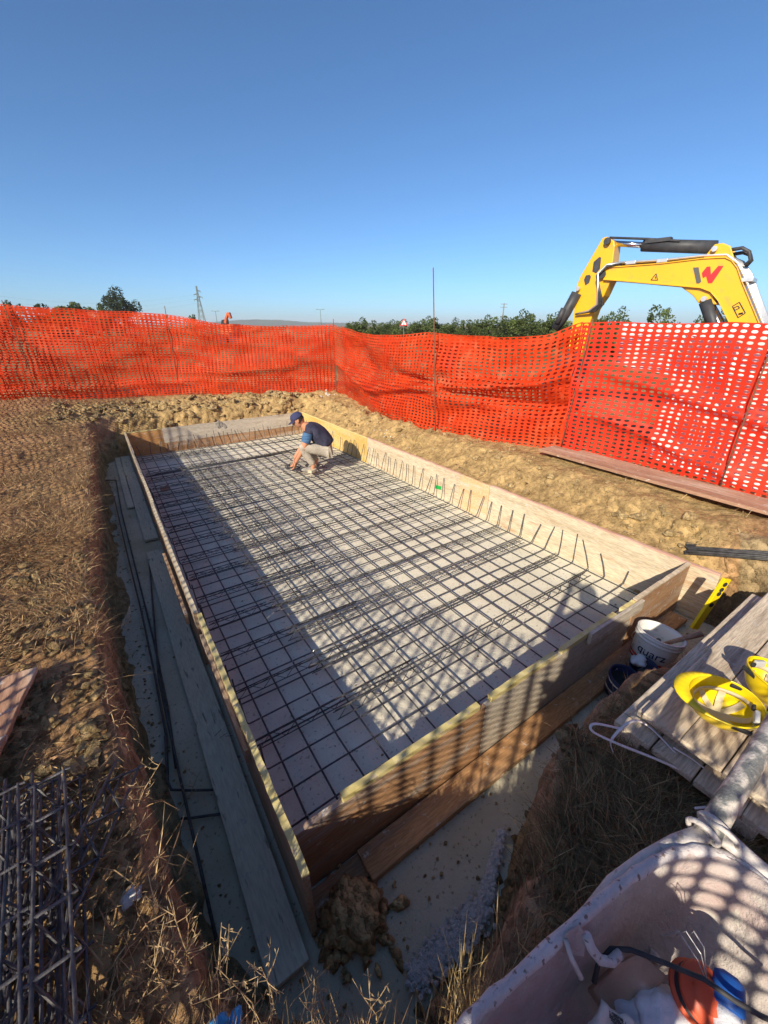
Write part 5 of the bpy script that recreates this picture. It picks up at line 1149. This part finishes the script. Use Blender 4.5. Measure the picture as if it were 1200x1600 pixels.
# ------------------------------------------------------------------ background
def leaves(n, rx, rz_, size, seed, pal, low=.1):
    g = np.random.default_rng(seed); nc = 26; cen = g.normal(0, .48, (nc, 3)); cen = cen/np.maximum(1, np.linalg.norm(cen, axis=1)/.92)[:, None]; cr = g.uniform(.16, .36, nc); ct = g.uniform(.65, 1.3, nc)
    k = g.integers(0, nc, n); d = g.normal(0, 1, (n, 3)); d /= np.linalg.norm(d, axis=1)[:, None]; p = cen[k]+d*(cr[k]*g.uniform(.55, 1.08, n))[:, None]
    p = p*np.array([rx, rx, rz_]); a = g.normal(0, 1, (n, 3)); a /= np.linalg.norm(a, axis=1)[:, None]; b = np.cross(a, g.normal(0, 1, (n, 3))); b /= np.linalg.norm(b, axis=1)[:, None]
    s = (size*g.uniform(.6, 1.3, n))[:, None]; V = np.stack([p-a*s, p+b*s*.6, p+a*s, p-b*s*.6], 1).reshape(-1, 3); f = (np.arange(n)[:, None]*4+np.arange(4)).tolist()
    pal = np.array(pal); c = pal[g.integers(0, len(pal), n)]*(ct[k]*g.uniform(.8, 1.2, n))[:, None]
    m = MB(); m.v = V.tolist(); m.f = f; return m, np.repeat(c, 4, 0)
GP = [(.085, .12, .030), (.11, .145, .040), (.07, .10, .026), (.13, .155, .05)]
DP = [(.03, .05, .018), (.04, .06, .02), (.055, .07, .025)]
def tree_proto(rx, rz_, trunk, n, size, seed, pal, group):
    t = thing('tree', 'x', 'tree', (0, 0, 0), group); m, c = leaves(n, rx, rz_, size, seed, pal); m.v = [(a, b, z+trunk+rz_*.8) for a, b, z in m.v]; o = m.build('crown', M['leaf'], t, abs_=False); colour_attr(o.data, c)
    tb = MB().tube([(0, 0, -.2), (.02*rx, 0, trunk*.6), (0, .04*rx, trunk+rz_*.7)], [rx*.09, rx*.07, rx*.03], 7)
    q = random.Random(seed)
    for k in range(6): a = q.uniform(0, 6.3); tb.tube([(0, 0, trunk*.5+.1*k*rz_), (math.cos(a)*rx*.3, math.sin(a)*rx*.3, trunk+rz_*.5+.06*k*rz_), (math.cos(a)*rx*.55, math.sin(a)*rx*.55, trunk+rz_*.9)], [rx*.035, rx*.025, rx*.01], 5)
    tb.build('trunk', M['bark'], t, abs_=False); return t
hz = [tree_proto(1.25, 1.55, .5, 2600, .085, 300+k, GP, 'hazel trees in the row beyond the field') for k in range(4)]
usedh = [False]*4
def put_tree(protos, used, k, u, dist, top_v, label, sxy=1.0):
    p = at_dist(u, 509, dist); g = gz(p.x, p.y); top = at_dist(u, top_v, dist).z; o = protos[k]
    if used[k]: o = copy_tree(o)
    used[k] = True; h0 = o.get('h0', 3.2); s = (top-g)/h0; o.location = (p.x, p.y, g); o.scale = (s*sxy, s*sxy, s); o.rotation_euler = (0, 0, random.uniform(0, 6.3)); o['label'] = label; return o
row = []
u = 540
while u < 880: row.append(u); u += random.uniform(11, 15)
for i, u in enumerate(row):
    tv = float(np.interp(u, [540, 600, 680, 740, 790, 815, 845, 880], [505, 503, 503, 501, 499, 490, 497, 493]))+random.uniform(-3, 3)
    side = 'left of the tall fence rod' if u < 676 else 'right of the tall fence rod'; cnt = [x for x in row if (x < 676) == (u < 676)]
    idx = (len(cnt)-1-cnt.index(u)) if u < 676 else cnt.index(u)
    put_tree(hz, usedh, i % 4, u, random.uniform(36, 44), tv-2, f'green hazel tree, {ORD[idx]} {side} in the row beyond the field', 1.25)
for i, (u, tv, lab) in enumerate(((885, 492, 'green hazel just left of the excavator bucket cylinder'), (938, 490, 'green hazel showing under the excavator arm elbow'), (962, 487, 'green hazel left of the middle one under the boom'), (1026, 483, 'middle green hazel showing under the excavator boom'), (1046, 494, 'low green hazel right of the middle one under the boom'), (1108, 486, 'green hazel behind the excavator boom cylinders'), (1130, 484, 'green hazel right of the excavator boom cylinders'))):
    put_tree(hz, usedh, i % 4, u, 24+i % 3, tv, lab, .9)
big = tree_proto(3.4, 4.0, 1.2, 6500, .17, 411, DP, 'trees on the left horizon'); big['h0'] = 7.9
put_tree([big], [False], 0, 192, 95, 455, 'large dark round tree standing above the rear netting on the left')
sm = [tree_proto(1.9, 1.5, .4, 2400, .13, 420+k, GP, 'trees on the left horizon') for k in range(2)]; us = [False, False]
for q_ in sm: q_['h0'] = 3.0
for i, (u, tv, lab, w) in enumerate(((20, 474, 'small dark tree at the far left above the netting', .8), (88, 478, 'leftmost bush of the low clump left of the large round tree', 1.3), (112, 476, 'middle bush of the low clump left of the large round tree', 1.3), (138, 480, 'bush of the low clump nearest the large round tree', 1.2), (163, 479, 'thin bush touching the large round tree on its left', .6), (302, 493, 'tiny dark bush left of the foot of the pylon', .6))):
    put_tree(sm, us, i % 2, u, 90, tv, lab, w)
# wooded hills on the horizon
def hills():
    mb = MB(); n = 160; g = []
    for i in range(n+1):
        u = 180+(700-180)*i/n; p = at_dist(u, 509, 1900); top = float(np.interp(u, [180, 330, 370, 400, 430, 460, 480, 530, 700], [506, 503, 499.5, 498.5, 499, 501, 503, 504, 507])); t = at_dist(u, top+1.2*float(fbm(np.array([u*.35]), np.array([3.]), 4, 7)[0]), 1900)
        dd = Vector((p.x, p.y, 0)).normalized(); mb.v += [(p.x, p.y, -5), (t.x+dd.x*150, t.y+dd.y*150, t.z), (p.x+dd.x*500, p.y+dd.y*500, -5)]
        if i: a = 3*(i-1); b = 3*i; mb.f += [(a, b, b+1, a+1), (a+1, b+1, b+2, a+2)]
    o = mb.build('hills', M['hill'], smooth=True); o['kind'] = 'structure'
hills()
def pylon():
    d = 420; b = at_dist(317, 509, d); b.z = GZ; top = at_dist(313, 447, d); H_ = top.z-GZ; t = thing('pylon', 'steel lattice power pylon on the horizon', 'pylon', b); mb = MB()
    R = Matrix.Rotation(-.5, 3, 'Z'); w0, w1 = H_*.085, H_*.012
    lev = [0, .18, .34, .48, .60, .70, .79, .87, .94, 1.0]; P_ = lambda s, f_: b+R @ Vector((s[0]*(w0+(w1-w0)*min(1, f_*1.15)), s[1]*(w0+(w1-w0)*min(1, f_*1.15)), H_*f_)); cs = [(-1, -1), (1, -1), (1, 1), (-1, 1)]
    for s in cs: mb.tube([P_(s, f_) for f_ in lev], .22, 4)
    for a, c in zip(lev[:-1], lev[1:]):
        for i in range(4): mb.tube([P_(cs[i], a), P_(cs[(i+1) % 4], c)], .12, 3); mb.tube([P_(cs[(i+1) % 4], a), P_(cs[i], c)], .12, 3)
    mb.build('tower', M['galv'], t)
    for f_, s, L in ((.74, 1, .11), (.80, -1, .10), (.88, 1, .09), (.68, -1, .11)):
        a = b+Vector((0, 0, H_*f_)); e = a+R @ Vector((s*H_*L, 0, 0)); MB().tube([a, e], .25, 4).tube([a+Vector((0, 0, H_*.03)), e], .2, 4).tube([e, e-Vector((0, 0, 1.4))], .16, 4).build('cross_arm', M['galv'], t)
pylon()
def lamp(u, v, d, label, arms=2):
    b = at_dist(u, 509, d); b.z = GZ; z = at_dist(u, v, d).z; t = thing('lamp_post', label, 'lamp post', b); MB().tube([b, (b.x, b.y, z)], [.14, .08], 8).build('pole', M['galv'], t)
    s = Vector((math.cos(YAW), -math.sin(YAW), 0))
    for k in (-1, 1): MB().tube([Vector((b.x, b.y, z)), Vector((b.x, b.y, z+.1))+s*k*.9], .07, 6).build('arm', M['galv'], t); MB().box(Vector((b.x, b.y, z+.12))+s*k*1.2, (.8, .35, .16), Matrix.Rotation(-YAW, 3, 'Z')).build('lamp_head', M['galv'], t, bevel=.04)
lamp(502, 484, 170, 'twin-headed lamp post standing left of the fence corner'); lamp(340, 486.5, 190, 'small twin-headed lamp post between the pylon and the orange machine')
d = 75; b = at_dist(784, 509, d); b.z = GZ; z = at_dist(784, 474, d).z; t = thing('utility_pole', 'wooden utility pole with crossbars rising above the hazel row', 'utility pole', b); MB().tube([b, (b.x, b.y, z)], [.13, .08], 8).build('pole', M['pole'], t)
s = Vector((math.cos(YAW), -math.sin(YAW), 0))
for k, h_ in enumerate((.0, .45)): MB().tube([Vector((b.x, b.y, z-h_-.1))-s*.55, Vector((b.x, b.y, z-h_-.1))+s*.55], .045, 6).build('crossbar', M['pole'], t)
d = 33; b = at_dist(631, 509, d); b.z = GZ; z = at_dist(631, 498, d).z; t = thing('road_sign', 'triangular red and white road sign in front of the hazel row', 'road sign', b); MB().tube([b, (b.x, b.y, z)], .03, 8).build('pole', M['galv'], t)
fd = Vector((b.x, b.y, 0)).normalized()
tri = lambda r, o: [Vector((b.x, b.y, z-.30))+fd*o+s*(r*x)+Vector((0, 0, r*y)) for x, y in ((-.87, -.5), (.87, -.5), (0, 1.0))]
pl = MB().prism(tri(.34, -.05), fd*.02).build('plate', M['sign_r'], t); MB().prism(tri(.22, -.056), fd*.004).build('panel', M['sign_w'], pl); MB().box(Vector((b.x, b.y, z-.33))-fd*.06, (.05, .01, .18), Matrix.Rotation(-YAW, 3, 'Z')).build('symbol', M['dark'], pl)
# orange machine arm in the distance
d = 48; b = at_dist(356, 509, d); b.z = GZ; t = thing('loader', 'distant orange machine with raised arm behind the rear netting', 'loader', b); q_ = lambda u, v: at_dist(u, v, d)
MB().prism([q_(349, 505), (q_(351, 496)), q_(354, 488), q_(358, 488), q_(361, 497), q_(358, 498), q_(356, 492), q_(354, 498), q_(353, 506)], fd*.4).build('arm', M['orange_m'], t, bevel=.02)
MB().prism([q_(345, 507), q_(346, 500), q_(351, 499), q_(352, 508)], fd*1.0).build('bucket', M['dark'], t); MB().prism([q_(343, 530), q_(343, 507), q_(364, 506), q_(366, 530)], fd*2.2).build('body', M['orange_m'], t, bevel=.1)
for u in (346, 362): MB().tube([at_dist(u, 530, d)-fd*.15, at_dist(u, 530, d)+fd*.3], .55, 16).build('wheel', M['dark'], t)
# overhead wires
for k in range(3):
    a = at_dist(-150, 440+9*k, 380); c_ = at_dist(313, 459+7*k, 420); pts = [a.lerp(c_, i/14)-Vector((0, 0, 9*math.sin(math.pi*i/14))) for i in range(15)]
    o = MB().tube(pts, .035, 3, False).build('power_line', M['galv']); tag(o, f'{["upper", "middle", "lower"][k]} overhead power line running left from the pylon', 'power line', 'power lines')

# ------------------------------------------------------------------ air
hb = MB().box((0, 600, 21.5), (4400, 4600, 50)).build('haze', M['sheet']); tag(hb, kind='stuff', label='thin summer haze over the fields')
mh = bpy.data.materials.new('haze'); mh.use_nodes = True; hn = mh.node_tree.nodes; hn.remove(hn['Principled BSDF'])
pv = hn.new('ShaderNodeVolumePrincipled'); pv.inputs['Density'].default_value = .00028; pv.inputs['Color'].default_value = (.93, .95, 1, 1)
mh.node_tree.links.new(pv.outputs[0], hn['Material Output'].inputs['Volume']); hb.data.materials.clear(); hb.data.materials.append(mh)
